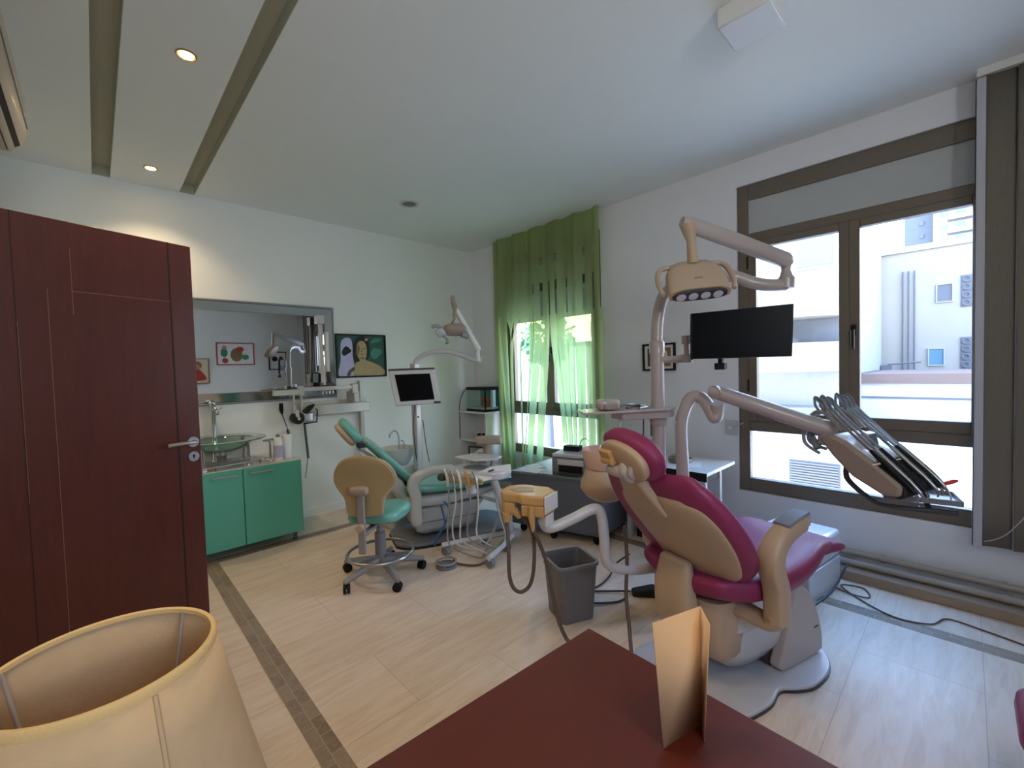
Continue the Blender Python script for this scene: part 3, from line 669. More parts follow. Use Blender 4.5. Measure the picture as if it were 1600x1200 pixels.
a = MB(); a.cyl((1.575, 4.23, 1.275), (1.575, 4.29, 1.90), 0.016, 12); a.box(1.545, 1.61, 4.26, 4.34, 1.86, 1.94); a.cyl((1.60, 4.30, 1.88), (1.56, 4.24, 1.30), 0.012, 10)
obj('folded_arm', a, M['greyw'], x, bevel=0.003)
a = MB(); a.box(1.628, 1.66, 4.29, 4.35, 1.38, 1.79); obj('balance_tube', a, M['white'], x, bevel=0.01)
a = MB(); a.box(1.56, 1.66, 4.22, 4.31, 1.262, 1.30); a.cyl((1.64, 4.27, 1.30), (1.64, 4.29, 1.40), 0.02, 12); obj('elbow_joint', a, M['dark'], x, bevel=0.004)
a = MB()
for k in range(4): a.cyl((1.56+0.032*k, 4.24, 1.19), (1.56+0.032*k, 4.24, 1.215), 0.010, 10)
obj('chrome_knob', a, M['chrome'], x)
x = thing('xray_hand_set', 'black and silver x-ray tube head with a coiled cord hanging from the wall arm', 'x-ray head', (1.36, 4.21, 0.9))
q = MB(); q.cyl((1.31, 4.16, 0.985), (1.31, 4.26, 0.985), 0.052, 24); obj('round_body', q, M['black'], x, bevel=0.006)
q = MB(); q.cyl((1.31, 4.158, 0.985), (1.31, 4.15, 0.985), 0.014, 14); q.box(1.285, 1.315, 4.155, 4.175, 1.0, 1.06); obj('clamp', q, M['offg'], x)
obj('silver_body', rbox(1.35, 1.45, 4.17, 4.25, 0.945, 1.03, 0.02), M['steel'], x, bevel=0.01)
q = MB(); q.tube([(1.355, 4.16, 0.935), (1.465, 4.16, 0.94), (1.475, 4.16, 1.05), (1.46, 4.16, 1.06)], 0.007, 8); obj('grip_frame', q, M['black'], x)
q = MB(); q.tube([(1.37, 4.19, 1.03), (1.42, 4.19, 1.075), (1.46, 4.19, 1.10)], [0.028, 0.026, 0.008], 10); obj('handle_paddle', q, M['black'], x)
q = MB(); q.tube([(1.37+0.010*math.cos(k*1.05)+0.02*k/220, 4.2+0.010*math.sin(k*1.05), 0.935-0.33*k/220) for k in range(220)]+[(1.395, 4.25, 0.56), (1.398, 4.33, 0.40)], 0.0035, 5); obj('coiled_cord', q, M['dark'], x)
x = thing('cord_remote', 'small black hand switch hanging on its cord between mirror and x-ray arm', 'switch', (1.24, 4.40, 0.8))
obj('switch_body', MB().tube([(1.235, 4.395, 1.12), (1.235, 4.395, 1.06), (1.24, 4.395, 1.02)], [0.016, 0.019, 0.008], 10), M['black'], x)
q = MB(); q.tube(spl([(1.24, 4.395, 1.02), (1.26, 4.395, 0.95), (1.28, 4.395, 0.88), (1.278, 4.395, 0.86)]), 0.004, 6); q.tube([(1.28+0.012*math.cos(k*1.1)+0.025*k/120, 4.39+0.008*math.sin(k*1.1), 0.87-0.17*k/120) for k in range(120)], 0.003, 5)
obj('switch_cord', q, M['dark'], x)

# ------------------------------------------------------------------ air conditioner, ceiling fittings
x = thing('air_conditioner', 'cream wall air conditioner high on the left wall above the door', 'air conditioner', (XL, 2.3, 2.33))
pr = [(XL, 2.34), (-0.21, 2.33), (-0.175, 2.36), (-0.158, 2.42), (-0.16, 2.55), (-0.185, 2.625), (-0.23, 2.65), (XL, 2.65)]
obj('casing', MB().prism([(p[0], p[1]) for p in pr], 'y', 1.88, 2.73), M['ac'], x, bevel=0.006)
obj('air_outlet', MB().prism([(-0.215, 2.329), (-0.178, 2.355), (-0.185, 2.362), (-0.225, 2.336)], 'y', 1.95, 2.70), M['groove'], x)
q = MB(); q.tube([(-0.157, 1.9, 2.435), (-0.157, 2.71, 2.435)], 0.003, 6); obj('panel_seam', q, M['mid'], x)
for y in (2.36, 2.62): obj('screw_cap', MB().cyl((-0.162, y, 2.45), (-0.154, y, 2.45), 0.008, 10), M['white'], x)
def downlight(x, y, label):
    t = thing('downlight', label, 'ceiling light', (x, y, ZC), 0, 'warm recessed downlights')
    obj('rim', MB().lathe([(0.042, ZC), (0.042, ZC-0.004), (0.037, ZC-0.007), (0.032, ZC-0.004), (0.032, ZC)], x, y, 28), M['rim'], t)
    obj('bulb', MB().lathe([(0.0, ZC-0.001), (0.028, ZC-0.001), (0.028, ZC-0.004), (0.0, ZC-0.006)], x, y, 20), M['lamp_on'], t)
    l = bpy.data.lights.new('downlight_spot', 'SPOT'); l.energy = SPOT; l.color = (1.0, 0.74, 0.44); l.spot_size = math.radians(120); l.spot_blend = 0.9; l.shadow_soft_size = 0.04
    o = bpy.data.objects.new('downlight_spot', l); C.objects.link(o); o.parent = t; o.location = (0, 0, -0.03)
SPOT = 20
downlight(0.355, 4.03, 'small lit downlight nearer the back wall, between the two ceiling grooves')
downlight(0.375, 2.52, 'larger lit downlight nearer the camera, between the two ceiling grooves')
downlight(0.37, 1.0, 'lit downlight over the desk, out of the frame above')
downlight(0.37, -0.5, 'lit downlight behind the desk, out of the frame above')
x = thing('ceiling_speaker', 'unlit grey round ceiling fitting between curtain and mirror wall', 'ceiling fitting', (2.10, 3.46, ZC))
obj('ring', MB().lathe([(0.085, ZC), (0.085, ZC-0.006), (0.07, ZC-0.012), (0.06, ZC-0.006), (0.06, ZC)], 2.10, 3.46, 28), M['greyw'], x)
obj('grille', MB().lathe([(0.0, ZC-0.002), (0.06, ZC-0.002), (0.06, ZC-0.005), (0.0, ZC-0.007)], 2.10, 3.46, 24), M['mid'], x)
x = thing('ceiling_lamp', 'unlit square white ceiling lamp box above the dental chair', 'ceiling lamp', (2.08, 0.64, 2.80))
obj('lamp_box', bx(1.98, 2.185, 0.535, 0.745, 2.80, 2.883), M['white'], x, bevel=0.006)
obj('diffuser', bx(1.99, 2.175, 0.545, 0.735, 2.797, 2.801), M['paperw'], x)

# ------------------------------------------------------------------ corner shelf, aquarium
x = thing('corner_shelf', 'low white open shelf unit in the corner under the aquarium', 'shelf', (3.4, 4.16, 0))
obj('end_panel', bx(3.30, 3.55, 3.915, 3.933, 0.06, 0.85), M['white'], x)
obj('end_panel', bx(3.30, 3.55, 4.392, 4.41, 0.06, 0.85), M['white'], x)
obj('back_panel', bx(3.54, 3.552, 3.93, 4.40, 0.06, 0.85), M['white'], x)
for z in (0.06, 0.30, 0.50): obj('shelf_board', bx(3.30, 3.54, 3.933, 4.392, z, z+0.018), M['white'], x)
obj('top_board', bx(3.285, 3.553, 3.905, 4.415, 0.85, 0.872), M['white'], x, bevel=0.003)
def jar(x0, y0, z, label, m, h, r):
    t = thing('small_jar', label, 'jar', (x0, y0, z)); obj('jar_body', MB().lathe([(r, z), (r, z+h*0.75), (r*0.6, z+h*0.85)], x0, y0, 14), M[m], t); obj('jar_lid', MB().lathe([(r*0.65, z+h*0.85), (r*0.65, z+h)], x0, y0, 12), M['white'], t)
jar(3.36, 4.12, 0.519, 'black jar on the corner shelf, left of its neighbour', 'black', 0.10, 0.025)
jar(3.36, 4.03, 0.519, 'black jar on the corner shelf, nearest the shelf end panel', 'black', 0.11, 0.027)
x = thing('folded_cable_frame', 'black bent wire rack on the lower board of the corner shelf', 'rack', (3.36, 4.15, 0.318))
obj('wire', MB().tube([(3.34, 4.30, 0.319), (3.34, 4.30, 0.42), (3.34, 4.02, 0.44), (3.34, 4.02, 0.319)], 0.009, 8), M['black'], x)
x = thing('aquarium', 'small black-rimmed aquarium with orange coral on the white corner shelf', 'aquarium', (3.40, 4.05, 0.872))
ax0, ax1, ay0, ay1, az0, az1 = 3.315, 3.535, 3.93, 4.28, 0.876, 1.167
obj('base_rim', bx(ax0-0.004, ax1+0.004, ay0-0.004, ay1+0.004, az0-0.002, az0+0.025), M['black'], x, bevel=0.003)
obj('lid', bx(ax0-0.005, ax1+0.005, ay0-0.005, ay1+0.005, az1-0.035, az1), M['black'], x, bevel=0.005)
obj('glass_wall', MB().box(ax0, ax0+0.004, ay0, ay1, az0+0.02, az1-0.03).box(ax0, ax1, ay0, ay0+0.004, az0+0.02, az1-0.03).box(ax0, ax1, ay1-0.004, ay1, az0+0.02, az1-0.03), M['aq'], x)
obj('back_sheet', bx(ax1-0.006, ax1, ay0+0.004, ay1-0.004, az0+0.02, az1-0.03), M['water'], x)
obj('gravel_bed', bx(ax0+0.005, ax1-0.008, ay0+0.006, ay1-0.006, az0+0.022, az0+0.05), M['gravel'], x)
co = MB()
for k in range(9): co.pillow(Matrix.Translation((3.40+0.03*math.sin(k*2.1), 4.02+0.03*math.cos(k*1.7), 0.93+0.013*k)), 0.022, 0.022, 0.028, 1, 1, 10, 8)
obj('coral', co, M['coral'], x)
obj('edge_post', bx(ax0-0.003, ax0+0.012, ay0-0.003, ay0+0.012, az0+0.02, az1-0.03), M['black'], x)
obj('filter_box', bx(ax1-0.10, ax1-0.05, ay0+0.006, ay0+0.04, az0+0.05, az1-0.04), M['paperw'], x)
q = MB(); q.tube(spl([(3.32, 4.285, 1.14), (3.31, 4.34, 1.10), (3.30, 4.415, 0.95), (3.29, 4.415, 0.65), (3.288, 4.412, 0.52)]), 0.004, 6); obj('power_lead', q, M['dark'], x)

# ------------------------------------------------------------------ rolling cabinet, printer, papers
x = thing('rolling_cabinet', 'low grey rolling cabinet carrying the printer in front of the green curtain', 'cabinet', (2.95, 2.3, 0))
# four corners of the plan (turned a little against the wall)
def cab(z0, z1, o=0.0): return MB().prism([(2.50-o, 2.66+o), (2.72-o, 1.90-o), (3.30+o, 1.98-o), (3.30+o, 2.72+o)], 'z', z0, z1)
obj('carcass', cab(0.075, 0.50), M['cab'], x, bevel=0.006)
obj('cabinet_top', cab(0.50, 0.52, 0.008), M['cabtop'], x, bevel=0.003)
obj('door_panel', MB().prism([(2.535, 2.50), (2.705, 1.92), (2.713, 1.922), (2.543, 2.502)], 'z', 0.10, 0.48), M['cab'], x)
for cx, cy in ((2.58, 2.60), (2.75, 1.97), (3.22, 2.05), (3.24, 2.62), (2.62, 2.30)):
    q = MB(); q.cyl((cx-0.012, cy, 0.03), (cx+0.012, cy, 0.03), 0.03, 16); q.box(cx-0.014, cx+0.014, cy-0.012, cy+0.02, 0.045, 0.077); obj('caster', q, M['black'], x)
PZ = 0.521
def pq(u, v):   # point on the printer plan: u along its front, v to its back
    o = Vector((2.64, 2.33)); fx = Vector((0.26, -0.90)).normalized(); bk = Vector((0.90, 0.26)).normalized()
    p = o+fx*u+bk*v; return (p.x, p.y)
x = thing('printer', 'grey and white desktop printer on the grey rolling cabinet', 'printer', (*pq(0.2, 0.15), PZ))
obj('printer_body', MB().prism([pq(0, 0.02), pq(0.02, 0), pq(0.38, 0), pq(0.40, 0.02), pq(0.40, 0.30), pq(0, 0.30)], 'z', PZ, PZ+0.13), M['mid'], x, bevel=0.012)
obj('scanner_lid', MB().prism([pq(0.005, 0.01), pq(0.395, 0.01), pq(0.395, 0.295), pq(0.005, 0.295)], 'z', PZ+0.131, PZ+0.162), M['greyw'], x, bevel=0.012)
obj('front_recess', MB().prism([pq(0.07, -0.004), pq(0.27, -0.004), pq(0.27, 0.004), pq(0.07, 0.004)], 'z', PZ+0.02, PZ+0.075), M['black'], x)
obj('front_flap', MB().prism([pq(0.06, -0.006), pq(0.28, -0.006), pq(0.28, 0.004), pq(0.06, 0.004)], 'z', PZ+0.077, PZ+0.122), M['greyw'], x, bevel=0.003)
obj('output_tray', MB().prism([pq(0.08, -0.05), pq(0.26, -0.05), pq(0.26, 0.01), pq(0.08, 0.01)], 'z', PZ+0.008, PZ+0.016), M['dark'], x)
x = thing('black_box', 'small black box with a wire lying on top of the printer', 'box', (*pq(0.10, 0.2), PZ+0.163))
obj('box_body', MB().prism([pq(0.05, 0.14), pq(0.19, 0.14), pq(0.19, 0.22), pq(0.05, 0.22)], 'z', PZ+0.163, PZ+0.205), M['black'], x, bevel=0.004)
a = pq(0.17, 0.2); q = MB(); q.tube(spl([(a[0], a[1], PZ+0.2), (a[0]+0.01, a[1]-0.02, PZ+0.25), (a[0]+0.02, a[1]-0.05, PZ+0.262), (a[0]+0.03, a[1]-0.08, PZ+0.24)]), 0.0035, 6); obj('wire', q, M['curtain'], x)
for k, (cx, cy, w, l, an, m, lb) in enumerate(((2.62, 2.52, 0.15, 0.20, 0.2, 'paperw', 'white sheet on the grey cabinet top, nearest its left corner'), (2.74, 2.60, 0.12, 0.16, -0.3, 'paperw', 'pale sheet on the grey cabinet top behind the white one'), (2.63, 2.36, 0.10, 0.14, 0.35, 'dark', 'dark leaflet on the grey cabinet top in front of the printer'))):
    q = MB(); q.M = Matrix.Translation((cx, cy, 0)) @ Matrix.Rotation(an, 4, 'Z'); q.box(-w/2, w/2, -l/2, l/2, 0.521+0.0002*k, 0.523+0.0002*k)
    tag(obj('paper_sheet', q, M[m]), lb, 'paper')

# ------------------------------------------------------------------ white work table by the window
x = thing('side_table', 'white-topped black-edged work table under the small framed picture', 'table', (3.2, 1.6, 0))
obj('table_top', bx(2.98, 3.50, 1.22, 1.95, 0.600, 0.625), M['white'], x, bevel=0.003)
obj('front_apron', bx(2.976, 2.982, 1.22, 1.95, 0.565, 0.623), M['black'], x)
for cx, cy in ((3.05, 1.27), (3.31, 1.27), (3.05, 1.86), (3.31, 1.86)): obj('table_leg', bx(cx-0.018, cx+0.018, cy-0.018, cy+0.018, 0, 0.60), M['greyw'], x, bevel=0.002)
obj('side_rail', bx(3.06, 3.30, 1.263, 1.277, 0.54, 0.60), M['dark'], x)
x = thing('round_tin', 'shallow round tin with yellow wires lying on the white work table', 'tin', (3.22, 1.52, 0.625))
obj('tin_body', MB().lathe([(0.085, 0.6255), (0.088, 0.66), (0.08, 0.66), (0.078, 0.63)], 3.22, 1.52, 28), M['mid'], x)
q = MB()
for k in range(3): q.tube([(3.22+(0.075-0.01*k)*math.cos(a), 1.52+(0.075-0.01*k)*math.sin(a), 0.668+0.008*k+0.006*math.sin(2*a+k)) for a in [2*PI*j/24 for j in range(24)]], 0.003, 6, loop=True)
obj('wire_coil', q, M['rim'], x)
q = MB(); q.M = Matrix.Translation((3.18, 1.42, 0)) @ Matrix.Rotation(0.4, 4, 'Z'); q.box(-0.10, 0.10, -0.07, 0.07, 0.6255, 0.628)
tag(obj('paper_sheet', q, M['paperw']), 'white sheet lying on the white work table beside the tin', 'paper')
x = thing('under_table_box', 'dark computer case on the floor under the white work table', 'computer', (3.2, 1.75, 0))
obj('case', bx(3.09, 3.28, 1.50, 1.83, 0.002, 0.44), M['cab'], x, bevel=0.005); obj('case_front', bx(3.084, 3.091, 1.51, 1.82, 0.01, 0.43), M['black'], x)
x = thing('wall_socket', 'grey wall socket plate with a plugged lead left of the big window', 'socket', (3.55, 1.26, 0.81))
obj('plate', bx(3.545, 3.557, 1.215, 1.31, 0.815, 0.93), M['greyw'], x, bevel=0.003)
obj('plug', MB().cyl((3.545, 1.262, 0.872), (3.525, 1.262, 0.872), 0.014, 12), M['white'], x)
obj('lead', MB().tube([(3.53, 1.262, 0.872), (3.53, 1.24, 0.885), (3.54, 1.17, 0.915)], 0.004, 6), M['offg'], x)
# ------------------------------------------------------------------ desk, lamp, card, bin and floor things
dk = thing('desk', 'dark red wooden desk in the foreground corner', 'desk', (0.834, 0.628, 0), math.radians(-3.5))
obj('desk_top', bx(-1.24, 0.0, -0.75, 0.0, 0.715, 0.75), M['desk'], dk, world=False, bevel=0.004)
obj('side_panel', bx(-0.05, -0.02, -0.72, -0.03, 0, 0.715), M['desk'], dk, world=False)
obj('side_panel', bx(-1.21, -1.18, -0.72, -0.03, 0, 0.715), M['desk'], dk, world=False)
obj('modesty_panel', bx(-1.18, -0.05, -0.10, -0.08, 0.2, 0.715), M['desk'], dk, world=False)
lx, ly, lz = -0.005, 0.535, 1.13
t = thing('table_lamp', 'table lamp with a flared cream linen shade on the red desk', 'lamp', (lx, ly, 0.75))
def shr(z): return 0.081+(lz-z)*0.225
prof = [(shr(z), z) for z in (lz, lz-0.05, lz-0.1, lz-0.16, lz-0.22)]
rs = [[(lx+r*math.cos(2*PI*k/64), ly+r*math.sin(2*PI*k/64), z) for k in range(64)] for r, z in prof]
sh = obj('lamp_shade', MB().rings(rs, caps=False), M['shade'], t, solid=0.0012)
tm = MB()
for z in (lz, lz-0.22):
    r = shr(z); tm = MB()
    rg = [[(lx+(r+a)*math.cos(2*PI*k/64), ly+(r+a)*math.sin(2*PI*k/64), z+b) for k in range(64)] for a, b in ((0.0022, -0.008), (0.0028, -0.001), (0.001, 0.0018), (-0.0022, 0.001), (-0.0025, -0.003), (0.0, -0.003))]
    tm.rings(rg, caps=False, loop=True)
    obj('trim_tape', tm, M['trim'], sh)
a0 = math.radians(-70)
sm = MB(); sm.tube([(lx+(shr(z)+0.001)*math.cos(a0), ly+(shr(z)+0.001)*math.sin(a0), z) for z in (lz-0.008, lz-0.1, lz-0.215)], 0.0022, 6, flat=(1, 1)); obj('shade_seam', sm, M['shade'], sh)
sp = MB()
for an in (38, 146, 266): 
    a = math.radians(an); sp.tube([(lx+r*math.cos(a), ly+r*math.sin(a), z) for z, r in ((lz-0.002, 0.079), (lz-0.07, 0.066), (lz-0.125, 0.040), (lz-0.14, 0.012))], 0.0018, 8)
obj('shade_wire', sp, M['brownl'], t)
obj('lamp_base', MB().lathe([(0.0, 0.751), (0.07, 0.751), (0.072, 0.765), (0.05, 0.78), (0.06, 0.82), (0.055, 0.87), (0.02, 0.91), (0.014, 0.95), (0.014, 0.99)], lx, ly, 28), M['beige'], t)
obj('bulb', MB().lathe([(0.014, 0.99), (0.016, 1.0), (0.028, 1.02), (0.028, 1.04), (0.0, 1.06)], lx, ly, 20), M['white'], t)
# folded card
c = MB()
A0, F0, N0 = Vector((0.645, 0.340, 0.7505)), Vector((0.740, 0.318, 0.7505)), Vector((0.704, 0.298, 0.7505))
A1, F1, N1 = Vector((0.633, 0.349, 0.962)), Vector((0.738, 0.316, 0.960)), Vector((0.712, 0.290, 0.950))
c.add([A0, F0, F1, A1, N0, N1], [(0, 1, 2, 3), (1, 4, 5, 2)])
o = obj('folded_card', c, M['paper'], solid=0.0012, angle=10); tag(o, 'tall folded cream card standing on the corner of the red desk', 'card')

t = thing('waste_bin', 'grey square plastic waste bin standing open on the floor', 'bin', (1.87, 1.53, 0), math.radians(-24))
def sq(hw, z, r=0.03, n=5):
    p = []
    for cx, cy, b in ((hw-r, hw-r, 0), (-hw+r, hw-r, 90), (-hw+r, -hw+r, 180), (hw-r, -hw+r, 270)):
        for k in range(n+1):
            a = math.radians(b+90*k/n); p.append((cx+r*math.cos(a), cy+r*math.sin(a), z))
    return p
obj('bin_body', MB().rings([sq(0.098, 0.0), sq(0.118, 0.315), sq(0.113, 0.315), sq(0.094, 0.006)], caps=True), M['binm'], t, world=False, angle=50)
obj('rim', MB().rings([sq(0.119, 0.300, 0.034), sq(0.126, 0.302, 0.036), sq(0.127, 0.318, 0.036), sq(0.119, 0.322, 0.034), sq(0.112, 0.318, 0.03), sq(0.112, 0.302, 0.03)], caps=False, loop=True), M['mid'], t, world=False, angle=60)
obj('rim_tab', bx(-0.15, -0.120, -0.03, 0.03, 0.302, 0.312), M['mid'], t, world=False, bevel=0.004)
t = thing('foot_pedal', 'black foot pedal lying on the floor between bin and pink chair', 'pedal', (2.32, 1.33, 0), math.radians(-50))
obj('pedal_body', MB().rings([[(-0.075, -0.035, 0.002), (0.075, -0.045, 0.002), (0.075, 0.045, 0.002), (-0.075, 0.035, 0.002)], [(-0.07, -0.03, 0.03), (0.065, -0.04, 0.055), (0.065, 0.04, 0.055), (-0.07, 0.03, 0.03)]]), M['rubber'], t, world=False, bevel=0.01)
I = WM[t.name].inverted()
q = MB(); q.tube(spl([I @ Vector(p) for p in [(2.27, 1.39, 0.02), (2.22, 1.47, 0.012), (2.10, 1.58, 0.010), (2.02, 1.50, 0.010), (2.12, 1.40, 0.010), (2.20, 1.38, 0.011)]]), 0.006, 8); obj('pedal_cord', q, M['dark'], t, world=False)
q = MB(); q.tube(spl([(1.95, 1.56, 0.010), (2.07, 1.60, 0.008), (2.22, 1.58, 0.009), (2.36, 1.60, 0.012), (2.46, 1.62, 0.05), (2.44, 1.50, 0.16)]), 0.006, 8)
tag(obj('floor_cable', q, M['dark']), 'dark cable curving over the floor behind the waste bin', 'cable')
q = MB(); q.tube(spl([(1.47, 0.98, 0.010), (1.56, 0.98, 0.022), (1.66, 0.90, 0.028), (1.74, 0.78, 0.05)]), 0.012, 10)
tag(obj('grey_hose', q, M['hosew']), 'pale grey hose on the floor beside the desk corner', 'hose')
q = MB(); q.tube(spl([(3.27, 0.70, 0.010), (3.14, 0.50, 0.008), (3.15, 0.38, 0.006), (3.26, 0.42, 0.006), (3.22, 0.52, 0.006), (3.10, 0.42, 0.006), (3.00, 0.26, 0.006), (3.04, 0.12, 0.006), (3.16, 0.06, 0.006), (3.14, -0.08, 0.006), (3.10, -0.25, 0.006), (3.12, -0.45, 0.006)]), 0.004, 6)
tag(obj('thin_cable', q, M['hosed']), 'thin dark cable looping along the floor below the big window', 'cable')
# white service box behind the pink chair foot
t = thing('junction_box', 'white two-part service box on the floor at the foot of the pink chair', 'box', (3.03, 0.76, 0))
def jb(z0, z1, o=0.0): return MB().prism([(2.83-o, 0.60-o), (3.26+o, 0.53-o), (3.31+o, 0.86+o), (2.88-o, 0.96+o)], 'z', z0, z1)
obj('lower_box', jb(0.0, 0.175), M['greyw'], t, bevel=0.006); obj('upper_box', jb(0.178, 0.34, 0.003), M['greyw'], t, bevel=0.025)
q = MB(); q.M = Matrix.Translation((2.93, 0.581, 0.24)) @ Matrix.Rotation(math.radians(-9.3), 4, 'Z'); q.box(-0.022, 0.022, -0.008, 0.004, -0.025, 0.025); obj('switch', q, M['mid'], t)
q = MB(); q.tube([(2.828, 0.66, 0.22), (2.80, 0.675, 0.16), (2.79, 0.70, 0.01)], 0.006, 8); obj('inlet_hose', q, M['hose'], t)
q = MB(); q.tube(spl([(2.83, 0.588, 0.004), (3.0, 0.555, 0.008), (3.14, 0.535, 0.02), (3.3, 0.50, 0.12)]), 0.006, 8); obj('power_cord', q, M['dark'], t)
# a second pink seat just entering the frame at lower right
SX, SY = 1.835, -0.293
t = thing('pink_stool', 'pink cushioned stool whose seat corner just enters the frame at lower right', 'stool', (SX, SY, 0))
def cush(k, z):
    h = 0.19*k; r = 0.10*k; p = []
    for a0, sx, sy in ((0, 1, 1), (90, -1, 1), (180, -1, -1), (270, 1, -1)):
        for q in range(9):
            a = math.radians(a0+90*q/8); p.append((SX+sx*(h-r)+r*math.cos(a), SY+sy*(h-r)+r*math.sin(a), z))
    return p
obj('seat', MB().rings([cush(k, z) for k, z in ((0.80, 0.315), (0.94, 0.32), (1.0, 0.345), (0.985, 0.37), (0.92, 0.386), (0.75, 0.392), (0.3, 0.394))]), M['pink'], t, angle=60)
obj('column', MB().lathe([(0.03, 0.06), (0.03, 0.22), (0.02, 0.22), (0.02, 0.316)], SX, SY, 18), M['steel'], t)
for k in range(5):
    a = 2*PI*k/5+0.3; ex, ey = SX+0.18*math.cos(a), SY+0.18*math.sin(a)
    lg = obj('leg', MB().tube([(SX, SY, 0.085), (ex, ey, 0.062)], [0.022, 0.015], 10), M['steel'], t)
    q = MB(); q.cyl((ex-0.012*math.sin(a), ey+0.012*math.cos(a), 0.027), (ex+0.012*math.sin(a), ey-0.012*math.cos(a), 0.027), 0.027, 16); q.cyl((ex, ey, 0.03), (ex, ey, 0.062), 0.006, 8); obj('caster', q, M['black'], lg)
def off(path, d):
    """shift a slab path along its normal"""
    out = []
    for i in range(len(path)):
        x, z, w, t = path[i]; a = path[max(i-1, 0)]; b = path[min(i+1, len(path)-1)]
        tx, tz = b[0]-a[0], b[1]-a[1]; l = math.hypot(tx, tz) or 1
        out.append((x-tz/l*d, z+tx/l*d, w, t))
    return out
def mod(path, dw, t): return [(x, z, w+dw, t) for x, z, w, _ in path]
def frame(o, zdir, xdir):
    z = Vector(zdir).normalized(); x = Vector(xdir); x = (x-z*x.dot(z)).normalized(); y = z.cross(x)
    m = Matrix((x, y, z)).transposed().to_4x4(); m.translation = Vector(o); return m
L = dict(world=False)
# ================================================================= PINK CHAIR
pc = thing('dental_chair', 'magenta dental chair with cream back shell, in front of the big window', 'dental chair', (2.15, 0.72, 0), math.radians(-17))
plate = [(-0.55, -0.22), (-0.40, -0.255), (-0.21, -0.262), (-0.10, -0.232), (-0.03, -0.262), (0.05, -0.285), (0.18, -0.27), (0.28, -0.22), (0.35, -0.13), (0.38, 0.0)]
plate = spl2(plate, 4); plate = plate+[(x, -y) for x, y, *_ in plate[::-1][1:]]
plate = [(p[0], p[1]) for p in plate]
obj('base_plate', MB().prism(plate, 'z', 0.006, 0.026), M['greyw'], pc, bevel=0.006, **L)
obj('plate_edge', MB().prism([(x*1.006, y*1.012) for x, y in plate], 'z', 0.0, 0.012), M['dark'], pc, **L)
# fin shaped side cover of the base
fin = spl2([(0.0, 0.03), (0.015, 0.12), (0.05, 0.26), (0.08, 0.355), (0.115, 0.385), (0.16, 0.37), (0.23, 0.30), (0.285, 0.18), (0.305, 0.07), (0.27, 0.03)], 4, True)
fin = [(p[0], p[1]) for p in fin]
obj('base_fin', MB().prism(fin, 'y', -0.185, -0.13), M['offw'], pc, bevel=0.014, **L)
q = MB(); q.prism([(p[0]*0.94-0.005, p[1]*0.96) for p in fin], 'y', -0.13, 0.15); obj('base_block', q, M['dark'], pc, **L)
obj('base_mark', bx(0.235, 0.265, -0.1865, -0.184, 0.155, 0.163), M['dark'], pc, **L)
# lifting body: white lower tub and cream upper housing
q = MB(); rs = []
for z, a, b_ in ((0.055, 0.10, 0.06), (0.075, 0.17, 0.12), (0.14, 0.215, 0.155), (0.22, 0.225, 0.165), (0.26, 0.225, 0.165)):
    rs.append([(-0.07+a*math.copysign(abs(math.cos(2*PI*k/40))**0.55, math.cos(2*PI*k/40)), b_*math.copysign(abs(math.sin(2*PI*k/40))**0.55, math.sin(2*PI*k/40)), z) for k in range(40)])
q.rings(rs); obj('lift_tub', q, M['greyw'], pc, angle=50, **L)
obj('tub_upper', rbox(-0.29, 0.15, -0.17, 0.17, 0.262, 0.385, 0.06), M['greyw'], pc, bevel=0.01, **L)
q = MB(); rs = []
for z, x0, x1, hw in ((0.14, -0.33, -0.20, 0.13), (0.17, -0.36, -0.19, 0.15), (0.25, -0.385, -0.18, 0.16), (0.36, -0.395, -0.12, 0.165), (0.41, -0.395, -0.10, 0.165)):
    cx, hx = (x0+x1)/2, (x1-x0)/2
    rs.append([(cx+hx*math.copysign(abs(math.cos(2*PI*k/36))**0.5, math.cos(2*PI*k/36)), hw*math.copysign(abs(math.sin(2*PI*k/36))**0.5, math.sin(2*PI*k/36)), z) for k in range(36)])
q.rings(rs); obj('rear_housing', q, M['cream'], pc, angle=50, **L)
obj('seat_pan', rbox(-0.30, 0.26, -0.18, 0.18, 0.385, 0.428, 0.08), M['dark'], pc, bevel=0.01, **L)
sp_ = pathspl([(-0.385, 0.475, 0.44, 0.10), (-0.28, 0.465, 0.54, 0.13), (-0.08, 0.46, 0.57, 0.13), (0.10, 0.475, 0.53, 0.12), (0.25, 0.495, 0.45, 0.10), (0.36, 0.48, 0.38, 0.08)], 5)
obj('seat', MB().slab(ends(sp_, 0.05), 36, 0.55, dish=0.03), M['pink'], pc, angle=60, **L)
lg = pathspl([(0.375, 0.472, 0.35, 0.07), (0.43, 0.47, 0.34, 0.08), (0.52, 0.45, 0.31, 0.07), (0.60, 0.425, 0.26, 0.05)], 5)
obj('leg_rest', MB().slab(ends(lg, 0.035), 36, 0.55, dish=0.008), M['pink'], pc, angle=60, **L)
bp = pathspl([(-0.315, 0.50, 0.44, 0.085), (-0.36, 0.575, 0.59, 0.10), (-0.43, 0.68, 0.655, 0.10), (-0.505, 0.785, 0.64, 0.095), (-0.565, 0.87, 0.57, 0.085), (-0.60, 0.915, 0.50, 0.07)], 6)
bp = ends(bp, 0.05)
bk = obj('backrest', MB().slab(bp, 40, 0.55, dish=-0.035), M['pink'], pc, angle=60, **L)
sh2 = [(x, z, w-0.11, 0.048) for x, z, w, t in off(pathspl([(-0.325, 0.52, 0.46, 0), (-0.36, 0.575, 0.59, 0), (-0.43, 0.68, 0.655, 0), (-0.505, 0.785, 0.64, 0), (-0.55, 0.85, 0.57, 0), (-0.565, 0.875, 0.50, 0)], 6), 0.030)]
